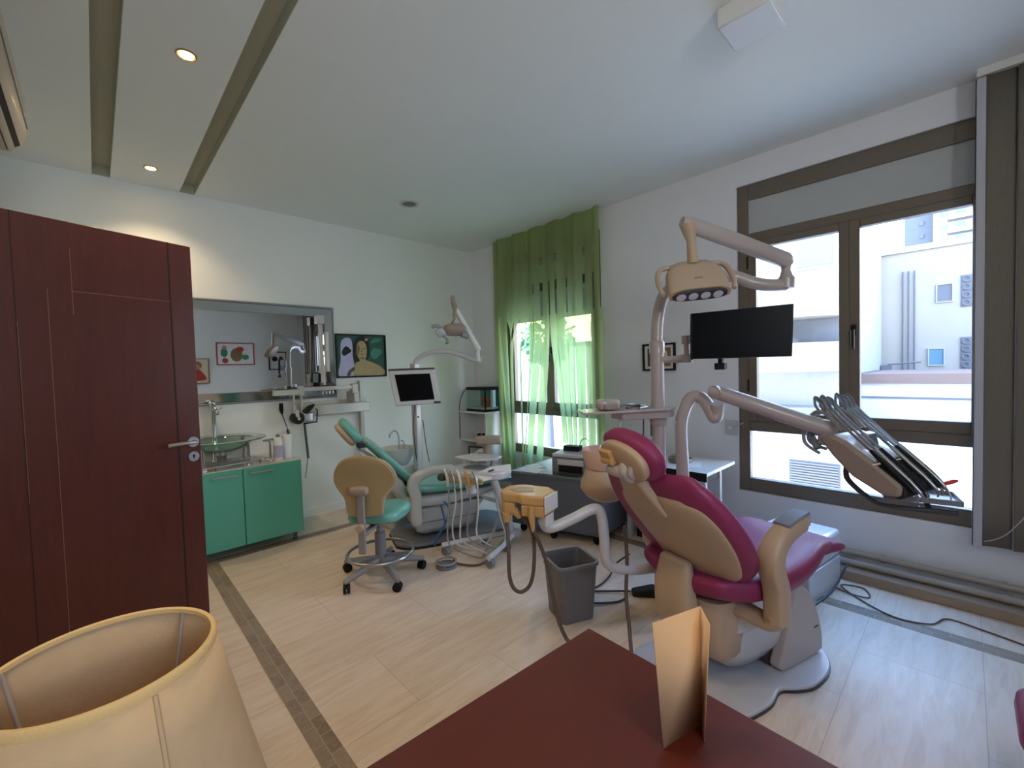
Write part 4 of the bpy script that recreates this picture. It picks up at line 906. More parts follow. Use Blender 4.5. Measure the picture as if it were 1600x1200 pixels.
q = MB(); q.M = Matrix.Translation((0, -0.022, 0)); q.slab(ends(sh2, 0.03), 40, 0.5, dish=-0.030)
obj('back_shell', q, M['cream'], bk, angle=60, **L)
# neck of the shell wrapping over the top edge, and the hinge column at its foot
nk = [(-0.572, 0.80, 0.20, 0.04), (-0.620, 0.875, 0.16, 0.055), (-0.645, 0.93, 0.13, 0.075), (-0.645, 0.95, 0.12, 0.07)]
obj('shell_neck', MB().slab(ends(pathspl(nk, 4), 0.012), 28, 0.35), M['cream'], bk, angle=50, **L)
obj('neck_slot', bx(-0.685, -0.675, -0.03, 0.03, 0.915, 0.925), M['steel'], bk, **L)
hc = pathspl([(-0.40, 0.25, 0.20, 0.08), (-0.428, 0.34, 0.195, 0.09), (-0.440, 0.44, 0.18, 0.075), (-0.430, 0.55, 0.15, 0.05)], 5)
obj('hinge_column', MB().slab(ends(hc, 0.02), 28, 0.45), M['cream'], pc, angle=50, **L)
# headrest
hn_ = (-0.92, 0.0, -0.40)                      # points backwards out of the shell
Mh = frame((-0.655, 0.0, 1.03), hn_, (0.0, 1.0, 0.26))
hr = obj('headrest', MB().pillow(Mh, 0.150, 0.098, 0.052, 0.75, 0.85, 40, 16), M['pink'], pc, angle=70, **L)
Ms = frame((-0.655-0.046, 0.0, 1.03-0.022), hn_, (0.0, 1.0, 0.26))
obj('headrest_shell', MB().pillow(Ms, 0.120, 0.080, 0.024, 0.55, 0.9, 36, 14), M['cream'], hr, angle=60, **L)
q = MB(); q.M = frame((-0.655-0.079, 0.0, 1.03-0.03), hn_, (0, 1, 0.0)); q.cyl((0.02, -0.004, 0.0), (0.085, -0.004, 0.0), 0.017, 18); q.box(0.022, 0.083, -0.05, -0.016, -0.012, 0.010)
obj('lock_lever', q, M['beige'], hr, bevel=0.004, **L)
q = MB(); q.tube(spl([(-0.70, -0.01, 1.0), (-0.715, -0.02, 0.97), (-0.69, -0.02, 0.945), (-0.66, -0.01, 0.93)]), 0.024, 12); q.tube(spl([(-0.71, -0.055, 1.0), (-0.715, -0.05, 0.965), (-0.68, -0.04, 0.945)]), 0.012, 10)
q.M = Matrix(); q.pillow(Matrix.Translation((-0.71, 0.03, 0.965)), 0.03, 0.06, 0.025, 0.8, 0.8, 16, 10)
obj('headrest_joint', q, M['offw'], hr, angle=60, **L)
# right armrest
ar = [(-0.245, 0.395, 0), (-0.245, 0.43, 0), (-0.25, 0.52, 0), (-0.275, 0.60, 0), (-0.275, 0.66, 0), (-0.225, 0.712, 0), (-0.15, 0.738, 0), (-0.07, 0.755, 0)]
sec = []
pts = spl([(x, 0, z) for x, z, _ in ar], 5); m_ = len(pts)
for i, p in enumerate(pts):
    t = (pts[min(i+1, m_-1)]-pts[max(i-1, 0)]).normalized(); n = Vector((-t.z, 0, t.x)); w = 0.052 if i < m_*0.55 else 0.052-0.018*(i/m_-0.55)/0.45; th = 0.036
    if i >= m_-2: th = 0.026; w *= 0.85
    sec.append([p+Vector((0, -0.315, 0))+n*(th*math.copysign(abs(math.sin(2*PI*k/20))**0.5, math.sin(2*PI*k/20)))*1.0+Vector((0, 1, 0))*(w*0.8*math.copysign(abs(math.cos(2*PI*k/20))**0.5, math.cos(2*PI*k/20))) for k in range(20)])
am = obj('armrest', MB().rings(sec), M['cream'], pc, angle=50, **L)
obj('arm_pad', MB().rings([[p+Vector((0, -0.315+s_*0.034, 0))+Vector((-0.02, 0, 0.036+h_)) for s_, h_ in ((-1, -0.006), (-0.9, 0.004), (0.9, 0.004), (1, -0.006))] for p in pts[-9:]]), M['mid'], am, **L)
q = MB(); q.tube(spl([(-0.245, -0.315, 0.42), (-0.24, -0.305, 0.385), (-0.24, -0.26, 0.37), (-0.25, -0.16, 0.375)]), 0.042, 14, flat=(1, 0.75)); obj('arm_foot', q, M['cream'], am, **L)
# ================================================================= UNIT BESIDE THE PINK CHAIR
du = thing('dental_unit', 'cream spittoon unit with tall white posts standing beyond the pink chair', 'dental unit', (2.25, 1.20, 0))
obj('unit_body', MB().rings([[(cx_+hx_*math.copysign(abs(math.cos(2*PI*k/32))**0.5, math.cos(2*PI*k/32)), 1.16+0.11*math.copysign(abs(math.sin(2*PI*k/32))**0.5, math.sin(2*PI*k/32)), z) for k in range(32)] for z, cx_, hx_ in ((0.0, 2.38, 0.08), (0.22, 2.38, 0.085), (0.32, 2.35, 0.12), (0.40, 2.31, 0.16), (0.64, 2.30, 0.16))]), M['cream'], du, angle=50, bevel=0.01)
q = MB(); rs = []
for z, sx, sy in ((0.66, 0.03, 0.03), (0.665, 0.075, 0.07), (0.69, 0.115, 0.10), (0.735, 0.155, 0.12), (0.77, 0.152, 0.118), (0.80, 0.125, 0.105), (0.835, 0.108, 0.098)):
    rs.append([(1.955+sx*math.cos(2*PI*k/36)+0.02*(0.83-z), 1.34+sy*math.sin(2*PI*k/36), z) for k in range(36)])
q.rings(rs); obj('spittoon_base', q, M['cream'], du, angle=60)
q = MB(); q.lathe([(0.0, 0.84), (0.108, 0.838), (0.118, 0.87), (0.128, 0.925), (0.126, 0.936), (0.118, 0.934), (0.105, 0.88), (0.0, 0.862)], 1.96, 1.335, 40); obj('spittoon_bowl', q, M['pinkp'], du, angle=50)
q = MB(); q.tube(spl([(2.02, 1.30, 0.72), (2.10, 1.26, 0.70), (2.2, 1.22, 0.60)]), 0.055, 14); obj('bowl_bracket', q, M['cream'], du)
q = MB(); q.tube(spl([(2.27, 1.195, 0.62), (2.27, 1.195, 1.0), (2.27, 1.195, 1.46)], 3), 0.037, 18); obj('lower_post', q, M['offw'], du)
obj('post_collar', MB().lathe([(0.042, 1.44), (0.042, 1.50), (0.036, 1.51)], 2.27, 1.195, 20), M['offw'], du)
q = MB(); q.prism([(1.80, 1.36), (2.22, 1.10), (2.33, 1.12), (2.36, 1.24), (2.30, 1.30), (1.93, 1.50)], 'z', 1.128, 1.142); sfh = obj('tray_shelf', q, M['offw'], du, bevel=0.004)
q = MB(); q.prism([(2.02, 1.27), (2.22, 1.12), (2.335, 1.13), (2.345, 1.23), (2.28, 1.28), (2.08, 1.38)], 'z', 1.085, 1.127); obj('shelf_bracket', q, M['offw'], sfh, bevel=0.008)
q = MB(); q.lathe([(0.044, 1.04), (0.048, 1.05), (0.048, 1.085)], 2.27, 1.195, 20); obj('shelf_clamp', q, M['offw'], sfh)
q = MB()
for k in (0, 1): q.cyl((2.262, 1.14, 1.095+0.018*k), (2.258, 1.13, 1.095+0.018*k), 0.004, 8)
obj('bolt', q, M['dark'], sfh)
q = MB(); q.tube(spl([(2.36, 1.10, 0.60), (2.36, 1.10, 0.80), (2.355, 1.105, 1.02), (2.365, 1.09, 1.12), (2.385, 1.06, 1.185), (2.40, 1.02, 1.195), (2.405, 0.985, 1.165), (2.40, 0.955, 1.115), (2.395, 0.935, 1.085), (2.40, 0.925, 1.11), (2.39, 0.92, 1.16)], 6), 0.034, 18); obj('delivery_post', q, M['offw'], du)
q = MB(); q.tube(spl([(2.05, 1.30, 1.085), (2.04, 1.30, 1.02), (2.06, 1.31, 0.98), (2.08, 1.31, 0.94)]), 0.006, 8); obj('white_hose', q, M['hosew'], du); q = MB(); q.tube(spl([(2.32, 1.13, 1.06), (2.34, 1.09, 1.03), (2.345, 1.08, 0.98)]), 0.005, 8); obj('white_hose', q, M['hosew'], du)
q = MB(); q.tube(spl([(2.19, 1.24, 1.085), (2.185, 1.24, 1.0), (2.17, 1.24, 0.95)]), 0.004, 6); obj('dark_hose', q, M['hosed'], du); q = MB(); q.tube(spl([(2.23, 1.22, 1.085), (2.235, 1.22, 1.03), (2.235, 1.22, 0.98)]), 0.004, 6); obj('dark_hose', q, M['hosed'], du)
x = thing('scaler_unit', 'small white table instrument with a rounded top on the shelf of the white post', 'dental instrument', (1.98, 1.34, 1.143))
obj('instrument_body', MB().pillow(Matrix.Translation((1.985, 1.335, 1.172)) @ Matrix.Rotation(-0.5, 4, 'Z'), 0.062, 0.045, 0.030, 0.5, 0.6), M['offw'], x, angle=60)
obj('front_panel', MB().pillow(Matrix.Translation((1.955, 1.29, 1.165)) @ Matrix.Rotation(-0.5, 4, 'Z'), 0.040, 0.008, 0.018, 0.5, 0.6, 20, 10), M['brownl'], x)
for k, (p, r_, m, lb) in enumerate((([(2.02, 1.24, 1.155), (2.10, 1.25, 1.158), (2.20, 1.27, 1.152)], 0.008, 'dark', 'dark handpiece lying on the post shelf, nearest the small instrument'), ([(2.08, 1.20, 1.150), (2.16, 1.20, 1.153), (2.24, 1.26, 1.151)], 0.007, 'steel', 'steel handpiece lying on the front edge of the post shelf'), ([(2.06, 1.33, 1.153), (2.14, 1.32, 1.16), (2.22, 1.32, 1.153)], 0.009, 'mid', 'grey handpiece lying at the back of the post shelf'))):
    x = thing('handpiece', lb, 'handpiece', p[0], 0, 'handpieces on the post shelf'); n = len(spl(p))
    obj('handle', MB().tube(spl(p), [r_*(0.7+0.5*i/n) for i in range(n)], 10), M[m], x)
    e = Vector(p[-1]); obj('tip', MB().tube([e, e+Vector((0.02, 0.004, -0.002)), e+Vector((0.03, 0.005, -0.003))], [r_*0.7, r_*0.4, r_*0.3], 8), M['steel'], x)
# operating lamp on the post
ol = thing('operating_lamp', 'cream operating lamp on a jointed white arm above the pink chair', 'dental lamp', (2.27, 1.195, 1.50))
q = MB(); q.tube(spl([(2.27, 1.195, 1.505), (2.272, 1.193, 1.58), (2.280, 1.178, 1.70), (2.30, 1.15, 1.775), (2.35, 1.08, 1.825), (2.43, 0.98, 1.845), (2.52, 0.88, 1.845), (2.57, 0.80, 1.805), (2.62, 0.73, 1.785), (2.675, 0.665, 1.785)], 6), 0.032, 18); obj('swan_arm', q, M['offw'], ol)
q = MB(); q.lathe([(0.040, 1.765), (0.042, 1.815), (0.030, 1.83), (0.022, 1.86), (0.026, 1.885), (0.020, 1.895)], 2.675, 0.665, 20); obj('arm_joint', q, M['offw'], ol)
q = MB(); q.tube([(2.69, 0.65, 1.905), (2.665, 0.663, 1.91), (2.40, 0.815, 1.995), (2.16, 0.955, 2.068), (2.125, 0.975, 2.078)], [0.028, 0.042, 0.042, 0.040, 0.028], 18, flat=(0.8, 1.0)); obj('upper_arm', q, M['offw'], ol)
q = MB(); q.tube([(2.145, 0.955, 2.06), (2.14, 0.945, 2.02), (2.135, 0.935, 1.98), (2.13, 0.925, 1.865)], [0.036, 0.030, 0.021, 0.026], 16); obj('drop_stem', q, M['cream'], ol)
Ml = frame((2.125, 0.905, 1.815), (-0.55, -0.70, -0.55), (0.56, -0.69, 0.12))   # z axis: outwards, towards the camera and down
q = MB(); rs = []
hd_ = [(-0.150, 0.035, 0.040), (-0.12, 0.065, 0.075), (-0.05, 0.085, 0.100), (0.0, 0.088, 0.104), (0.05, 0.085, 0.100), (0.12, 0.065, 0.075), (0.150, 0.035, 0.040)]
Rt = Vector((0.62, -0.78, 0.06)).normalized(); Dn = Vector((-0.42, -0.40, -0.81)).normalized(); Bk = Rt.cross(Dn).normalized()
if Bk.z > 0: pass
LC = Vector((2.118, 0.915, 1.795))
def LP(a, b, c): return LC+Rt*a+Dn*b+Bk*c
# head body: a rounded trapezoid hood widening down to the lens strip
for b_, hw, th in ((-0.100, 0.05, 0.02), (-0.085, 0.10, 0.032), (-0.04, 0.128, 0.042), (0.03, 0.138, 0.046), (0.085, 0.140, 0.042), (0.105, 0.137, 0.036)):
    rs.append([LP(hw*math.copysign(abs(math.cos(2*PI*k/32))**0.5, math.cos(2*PI*k/32)), b_+0.012*(abs(math.cos(2*PI*k/32))**2), th*math.copysign(abs(math.sin(2*PI*k/32))**0.6, math.sin(2*PI*k/32))) for k in range(32)])
q.rings(rs); lh = obj('lamp_head', q, M['cream'], ol, angle=60)
rs = [[LP(hw*math.copysign(abs(math.cos(2*PI*k/32))**0.6, math.cos(2*PI*k/32)), b_, th*math.copysign(abs(math.sin(2*PI*k/32))**0.7, math.sin(2*PI*k/32))) for k in range(32)] for b_, hw, th in ((0.108, 0.126, 0.032), (0.122, 0.122, 0.029))]
obj('lens_strip', MB().rings(rs), M['dark'], lh)
for a in (-0.085, -0.03, 0.025, 0.08):
    obj('reflector', MB().rings([[LP(a+r*math.cos(2*PI*k/18), b_, r*math.sin(2*PI*k/18)) for k in range(18)] for b_, r in ((0.118, 0.022), (0.124, 0.022), (0.1245, 0.015))]), M['lens'], lh)
obj('nameplate', MB().rings([[LP(a, 0.045, c) for a, c in ((-0.018, -0.046), (0.018, -0.046), (0.018, -0.0485), (-0.018, -0.0485))], [LP(a, 0.052, c) for a, c in ((-0.018, -0.046), (0.018, -0.046), (0.018, -0.0485), (-0.018, -0.0485))]]), M['brownl'], lh)
for s_ in (-1, 1):
    q = MB(); q.tube(spl([LP(s_*0.085, -0.085, 0), LP(s_*0.145, -0.075, 0), LP(s_*0.168, -0.02, 0.0), LP(s_*0.170, 0.05, 0.0), LP(s_*0.158, 0.095, 0.0)]), [0.012]*8+[0.013]*9+[0.011]*8, 12, flat=(1, 1)); obj('grip_handle', q, M['cream'], lh)
# monitor on its bracket
mo = thing('monitor', 'flat black monitor on a bracket off the white post, before the window', 'monitor', (2.28, 0.77, 1.40))
pts4 = [Vector(p) for p in ((2.185, 0.965, 1.632), (2.405, 0.565, 1.650), (2.392, 0.570, 1.400), (2.178, 0.965, 1.402))]
fr = (pts4[1]-pts4[0]).cross(pts4[3]-pts4[0]).normalized()
if fr.x > 0: fr = -fr
obj('casing', MB().rings([[p-fr*0.004 for p in pts4], [p-fr*0.032 for p in pts4]]), M['black'], mo, bevel=0.004)
cen = sum(pts4, Vector())/4
obj('screen', MB().rings([[cen+(p-cen)*0.965 for p in pts4], [cen+(p-cen)*0.965-fr*0.006 for p in pts4]]), M['screen'], mo)
q = MB(); q.cyl((2.27, 1.195, 1.405), (2.325, 1.05, 1.405), 0.020, 14); q.cyl((2.325, 1.05, 1.385), (2.325, 1.05, 1.43), 0.030, 16); q.cyl((2.325, 1.05, 1.43), (2.32, 1.05, 1.50), 0.016, 12); q.cyl((2.318, 1.05, 1.485), (2.318, 1.05, 1.53), 0.026, 16); q.cyl((2.318, 1.05, 1.507), (2.33, 0.83, 1.515), 0.020, 12)
obj('bracket', q, M['offw'], mo)
q = MB(); q.tube(spl([(2.315, 1.02, 1.40), (2.31, 0.98, 1.43), (2.32, 0.94, 1.47)]), 0.004, 6); obj('lead', q, M['black'], mo)
q = MB(); q.box(2.225, 2.245, 0.83, 0.85, 1.375, 1.40); q.box(2.213, 2.25, 0.815, 0.862, 1.345, 1.378); q.cyl((2.21, 0.835, 1.36), (2.222, 0.838, 1.36), 0.012, 10); obj('camera_clip', q, M['black'], mo)
# ================================================================= DELIVERY TABLE
dt = thing('delivery_table', 'instrument delivery head with hose arms on a long white arm before the window', 'dental unit', (2.7, 0.3, 0.72))
q = MB(); q.cyl((2.375, 0.905, 1.225), (2.335, 0.915, 1.225), 0.036, 20); q.tube([(2.345, 0.945, 1.232), (2.36, 0.91, 1.225), (2.47, 0.70, 1.135), (2.60, 0.455, 1.03)], [0.026, 0.038, 0.040, 0.042], 18); obj('spring_arm', q, M['offw'], dt)
q = MB(); q.cyl((2.59, 0.475, 0.965), (2.595, 0.465, 1.08), 0.038, 18); obj('arm_pivot', q, M['offw'], dt)
hh = Vector((-0.321, -0.947, 0)).normalized(); S_ = Vector((0.947, -0.321, 0)).normalized(); tl_ = math.radians(27)
F_ = hh*math.cos(tl_)-Vector((0, 0, 1))*math.sin(tl_); N_ = hh*math.sin(tl_)+Vector((0, 0, 1))*math.cos(tl_)
HO = Vector((2.535, 0.495, 1.005))
def HP(f, s, n): return HO+F_*f+S_*s+N_*n
def hprism(poly, s0, s1):
    return MB().rings([[HP(f, s0, n) for f, n in poly], [HP(f, s1, n) for f, n in poly]])
body = [(0.0, -0.01), (0.03, 0.035), (0.10, 0.04), (0.24, 0.02), (0.37, -0.005), (0.385, -0.05), (0.33, -0.085), (0.20, -0.085), (0.09, -0.05)]
obj('head_body', hprism(body, 0.0, 0.28), M['brownl'], dt, bevel=0.014)
obj('top_cover', hprism([(0.04, 0.040), (0.10, 0.046), (0.24, 0.027), (0.24, 0.020), (0.10, 0.038), (0.04, 0.034)], 0.02, 0.26), M['white'], dt, bevel=0.003)
q = hprism([(0.095, 0.045), (0.10, 0.085), (0.125, 0.088), (0.165, 0.040)], 0.11, 0.18); di = obj('display_hood', q, M['white'], dt, bevel=0.004)
obj('display_glass', hprism([(0.130, 0.086), (0.164, 0.044), (0.160, 0.040), (0.126, 0.082)], 0.117, 0.173), M['facglass'], di)
for k in range(3): obj('key_pad', hprism([(0.178+0.022*k, 0.036-0.003*k), (0.194+0.022*k, 0.034-0.003*k), (0.194+0.022*k, 0.030-0.003*k), (0.178+0.022*k, 0.032-0.003*k)], 0.12, 0.17), M['greyw'], dt)
obj('holder_block', hprism([(0.25, 0.025), (0.38, 0.0), (0.40, -0.04), (0.38, -0.07), (0.28, -0.03)], 0.012, 0.268), M['rubber'], dt, bevel=0.01)
# swing rods above the head with a handpiece and hose each
for k, s_ in enumerate((0.02, 0.06, 0.10, 0.19, 0.23, 0.265)):
    tip = HP(-0.115+0.006*(k % 3), s_, 0.155+0.01*(k % 2)); 
    q = MB(); q.tube(spl([tip, HP(-0.05, s_, 0.135), HP(0.10, s_+0.004, 0.085), HP(0.25, s_+0.004, 0.045)]), 0.0055, 8, flat=(0.8, 1.3))
    rod = obj('swing_rod', q, M['steel'], dt)
    q = MB(); q.tube(spl([tip+N_*0.002, HP(-0.075, s_, 0.158), HP(-0.045, s_, 0.13), HP(-0.05, s_, 0.105), HP(-0.09, s_, 0.118), tip]), 0.006, 8); obj('rod_guide', q, M['mid'], rod)
    hz = 0.0 if s_ < 0.1 else 0.5
    q = MB(); q.tube(spl([HP(0.06, s_, 0.075), HP(-0.02, s_, 0.105), HP(-0.075, s_, 0.095), HP(-0.09-0.01*(k % 3), s_, 0.02), HP(-0.055, s_, -0.07), HP(0.03, s_, -0.08+0.02*(k % 3))]), 0.0085, 8); obj('instrument_hose', q, M['hosew'] if k % 3 == 1 else M['hose'], rod)
    q = MB(); pp_ = spl([HP(0.20, s_, 0.06), HP(0.28, s_, 0.035), HP(0.36, s_, 0.012), HP(0.415, s_+0.003, -0.01)]); n = len(pp_); q.tube(pp_, [0.008+0.004*math.sin(PI*i/(n-1)) for i in range(n)], 10); hp_ = obj('handpiece', q, M['steel'] if k % 2 else M['black'], dt)
    q = MB(); q.tube([HP(0.41, s_+0.003, -0.008), HP(0.43, s_+0.003, -0.02), HP(0.435, s_+0.003, -0.038)], [0.007, 0.006, 0.003], 8); obj('nozzle', q, M['steel'], hp_)
    q = MB(); q.tube([HP(0.24, s_-0.016, 0.012), HP(0.27, s_, 0.045), HP(0.24, s_+0.016, 0.012)], 0.004, 6); obj('chrome_clip', q, M['chrome'], dt)
q = MB(); q.tube(spl([HP(0.01, 0.03, -0.065), HP(-0.06, 0.05, -0.03), HP(-0.09, 0.10, 0.03)]), 0.018, 12); obj('rear_grip', q, M['mid'], dt)
# tray below the head
Tx = Vector((0.20, -0.98, 0)).normalized(); Ty = Vector((0.98, 0.20, 0)).normalized(); TO = Vector((2.60, 0.255, 0.735))
def TP(a, b, c): return TO+Tx*a+Ty*b+Vector((0, 0, c))
def tbox(a0, a1, b0, b1, c0, c1):
    m = MB(); return m.add([TP(a, b_, c) for a in (a0, a1) for b_ in (b0, b1) for c in (c0, c1)], [(0,1,3,2), (4,6,7,5), (0,4,5,1), (2,3,7,6), (0,2,6,4), (1,5,7,3)])
ty = obj('tray', tbox(0, 0.25, 0, 0.17, 0.0, 0.004), M['white'], dt)
q = tbox(0, 0.25, -0.006, 0.0, -0.002, 0.022)
for a in ((0, 0.25, 0.17, 0.176, -0.002, 0.022), (-0.006, 0, -0.006, 0.176, -0.002, 0.022), (0.25, 0.256, -0.006, 0.176, -0.002, 0.022)):
    r_ = tbox(*a); q.add(r_.v, r_.f)
obj('tray_rim', q, M['mid'], ty, bevel=0.002)
q = MB(); q.tube(spl([HP(0.14, 0.06, -0.08), HP(0.18, 0.05, -0.13), TP(-0.045, 0.02, -0.022), TP(0.02, 0.0, -0.035), TP(0.14, 0.0, -0.035), TP(0.24, 0.01, -0.035)], 6), 0.012, 10); obj('tray_bracket', q, M['dark'], dt)
obj('bracket_plate', tbox(0.12, 0.24, -0.01, 0.05, -0.045, -0.026), M['dark'], dt, bevel=0.003)
q = MB(); q.tube([HP(0.36, 0.06, -0.05), TP(0.13, 0.03, 0.04), TP(0.15, 0.02, -0.03)], 0.010, 10); q.tube([HP(0.33, 0.14, -0.08), TP(0.10, 0.10, 0.005)], 0.013, 10); obj('tray_stem', q, M['rubber'], dt)
x = thing('red_tip', 'red plastic-handled syringe tip sticking out of the right end of the delivery head', 'instrument', HP(0.44, 0.265, -0.01))
q = MB(); a = HP(0.40, 0.262, -0.015); q.tube([a, a+Vector((0.006, -0.02, 0.010)), a+Vector((0.016, -0.045, 0.022)), a+Vector((0.02, -0.058, 0.027))], [0.005, 0.009, 0.009, 0.004], 10); obj('red_handle', q, M['red'], x)
q = MB(); q.tube(spl([a, a+Vector((0.004, -0.012, -0.01)), a+Vector((0.008, -0.035, -0.04)), a+Vector((0.008, -0.035, -0.075))]), 0.0035, 6); obj('bent_tube', q, M['hosew'], x)
# ================================================================= ASSISTANT CONSOLE
ac = thing('assistant_console', 'beige assistant console on a bent white tube arm, left of the pink chair', 'dental console', (1.42, 1.36, 0.4))
q = MB(); q.tube(spl([(1.425, 1.315, 0.705), (1.435, 1.305, 0.665), (1.47, 1.285, 0.66), (1.55, 1.235, 0.69), (1.62, 1.19, 0.722), (1.650, 1.168, 0.715), (1.662, 1.16, 0.67), (1.672, 1.158, 0.58), (1.682, 1.16, 0.49), (1.715, 1.155, 0.435), (1.79, 1.12, 0.405), (1.87, 1.06, 0.40), (1.95, 0.99, 0.41)], 6), 0.024, 16); obj('bent_arm', q, M['greyw'], ac)
U = Vector((0.62, -0.785, 0)); V = Vector((0.785, 0.62, 0)); CO = Vector((1.415, 1.40, 0.775))
def CP(a, b, c): return CO+U*a+V*b+Vector((0, 0, c))
def cpr(poly, c0, c1, tilt=0): return MB().rings([[CP(a, b_, c0) for a, b_ in poly], [CP(a, b_, c1) for a, b_ in poly]])
top = [(-0.125, 0.00), (-0.105, -0.05), (-0.03, -0.075), (-0.02, -0.095), (0.085, -0.115), (0.135, -0.01), (0.10, 0.055), (-0.03, 0.10), (-0.10, 0.07)]
obj('console_top', cpr(top, 0.0, 0.045), M['beige'], ac, bevel=0.010)
obj('key_panel', cpr([(-0.075, 0.0), (-0.045, -0.045), (0.03, -0.035), (0.03, 0.03), (-0.03, 0.05)], 0.0455, 0.047), M['tan'], ac)
obj('console_front', cpr([(-0.02, -0.093), (0.085, -0.113), (0.13, -0.015), (0.04, 0.0)], -0.05, 0.002), M['beige'], ac, bevel=0.008)
obj('holder_arm', cpr([(-0.12, -0.01), (-0.10, -0.05), (-0.05, -0.065), (-0.055, 0.01)], -0.055, 0.002), M['beige'], ac, bevel=0.008)
obj('white_side', cpr([(0.086, -0.118), (0.136, -0.012), (0.142, -0.016), (0.092, -0.122)], -0.03, 0.045), M['white'], ac, bevel=0.003)
obj('arm_socket', cpr([(0.055, -0.06), (0.095, -0.09), (0.125, -0.02), (0.07, 0.0)], -0.10, -0.045), M['white'], ac, bevel=0.01)
q = MB(); q.tube([CP(-0.09, -0.04, -0.05), CP(-0.09, -0.04, -0.09)], [0.022, 0.018], 14); q.tube([CP(-0.055, -0.06, -0.03), CP(-0.03, -0.05, -0.065)], [0.018, 0.014], 12); obj('suction_holder', q, M['beige'], ac)
q = MB(); q.tube([CP(0.03, -0.105, 0.0), CP(0.03, -0.112, -0.05), CP(0.035, -0.105, -0.11)], [0.012, 0.014, 0.008], 12); obj('suction_handle', q, M['beige'], ac)
q = MB(); a = CP(-0.09, -0.04, -0.09); q.tube(spl([tuple(a), (1.298, 1.41, 0.56), (1.290, 1.40, 0.46), (1.300, 1.385, 0.405), (1.33, 1.365, 0.385), (1.362, 1.34, 0.42), (1.372, 1.325, 0.52), (1.372, 1.33, 0.64), tuple(CP(-0.02, -0.06, -0.04))], 6), 0.0085, 10); obj('hanging_hose', q, M['hosed'], ac)
a = CP(0.035, -0.105, -0.10); q = MB(); q.tube(spl([tuple(a), (1.392, 1.265, 0.52), (1.40, 1.24, 0.36), (1.43, 1.20, 0.20), (1.50, 1.10, 0.06), (1.56, 1.03, 0.02), (1.62, 1.00, 0.06), (1.70, 1.05, 0.16), (1.755, 1.10, 0.30), (1.80, 1.12, 0.46), (1.83, 1.15, 0.60)], 6), 0.0085, 10); obj('long_hose', q, M['hosed'], ac)
# ================================================================= GREEN CHAIR
gc = thing('green_dental_chair', 'teal dental chair with pale shell, by the back wall behind the tan stool', 'dental chair', (2.05, 3.10, 0), math.radians(-18))
gp = spl2([(-0.38, -0.15), (-0.28, -0.24), (0.0, -0.27), (0.45, -0.285), (0.60, -0.20), (0.66, 0.0)], 4); gp = gp+[(p[0], -p[1]) for p in gp[::-1][1:]]; gp = [(p[0], p[1]) for p in gp]
obj('base_plate', MB().prism(gp, 'z', 0.012, 0.040), M['mid'], gc, bevel=0.008, **L)
obj('plate_edge', MB().prism([(x*1.008, y*1.014) for x, y in gp], 'z', 0.0, 0.014), M['rubber'], gc, **L)
q = MB().rings([[(x, y, z) for x, y in ((x0, -hw), (x1, -hw), (x1, hw), (x0, hw))] for z, x0, x1, hw in ((0.06, -0.14, 0.20, 0.13), (0.10, -0.22, 0.26, 0.17), (0.22, -0.25, 0.30, 0.18), (0.29, -0.25, 0.36, 0.18))])
obj('lift_housing', q, M['offg'], gc, bevel=0.015, **L)
obj('housing_seam', bx(-0.24, 0.28, -0.182, -0.176, 0.172, 0.176), M['mid'], gc, **L)
obj('seat_pan', MB().slab(ends(pathspl([(-0.30, 0.36, 0.42, 0.09), (-0.05, 0.345, 0.46, 0.10), (0.25, 0.355, 0.44, 0.08), (0.45, 0.37, 0.40, 0.05)], 5), 0.03), 32, 0.4), M['offg'], gc, angle=50, **L)
gs = pathspl([(-0.28, 0.45, 0.44, 0.08), (-0.12, 0.435, 0.50, 0.085), (0.10, 0.425, 0.50, 0.08), (0.35, 0.425, 0.46, 0.07), (0.55, 0.405, 0.40, 0.06), (0.70, 0.385, 0.34, 0.05)], 6)
obj('seat', MB().slab(ends(gs, 0.035), 36, 0.55, dish=0.02), M['teal'], gc, angle=60, **L)
gb = pathspl([(-0.235, 0.475, 0.42, 0.06), (-0.30, 0.56, 0.48, 0.065), (-0.40, 0.67, 0.48, 0.065), (-0.49, 0.765, 0.44, 0.06), (-0.55, 0.82, 0.36, 0.05)], 6)
gk = obj('backrest', MB().slab(ends(gb, 0.035), 36, 0.5, dish=-0.018), M['teal'], gc, angle=60, **L)
gsh = [(x, z, w-0.05, t) for x, z, w, t in off(pathspl([(-0.25, 0.44, 0.40, 0.07), (-0.31, 0.53, 0.46, 0.13), (-0.40, 0.63, 0.46, 0.12), (-0.50, 0.745, 0.43, 0.07), (-0.56, 0.81, 0.34, 0.03)], 6), 0.062)]
obj('back_shell', MB().slab(ends(gsh, 0.02), 36, 0.45), M['offg'], gk, angle=55, **L)
obj('neck_bar', bx(-0.63, -0.54, -0.06, 0.06, 0.80, 0.835), M['dark'], gk, bevel=0.008, **L)
gn = (-0.80, 0.0, -0.60); Mg = frame((-0.685, 0.0, 0.925), gn, (0, 1, 0))
gh = obj('headrest', MB().pillow(frame((-0.672, 0, 0.935), gn, (0, 1, 0)), 0.135, 0.115, 0.042, 0.7, 0.85, 36, 14), M['teal'], gc, angle=70, **L)
obj('headrest_shell', MB().pillow(frame((-0.71, 0, 0.907), gn, (0, 1, 0)), 0.118, 0.105, 0.030, 0.6, 0.9, 32, 12), M['cream'], gh, angle=60, **L)
apts = spl([(-0.25, 0, 0.215), (-0.255, 0, 0.32), (-0.25, 0, 0.42), (-0.27, 0, 0.50), (-0.255, 0, 0.56), (-0.18, 0, 0.60), (-0.08, 0, 0.615), (0.05, 0, 0.62)], 5); sec = []; n_a = len(apts)
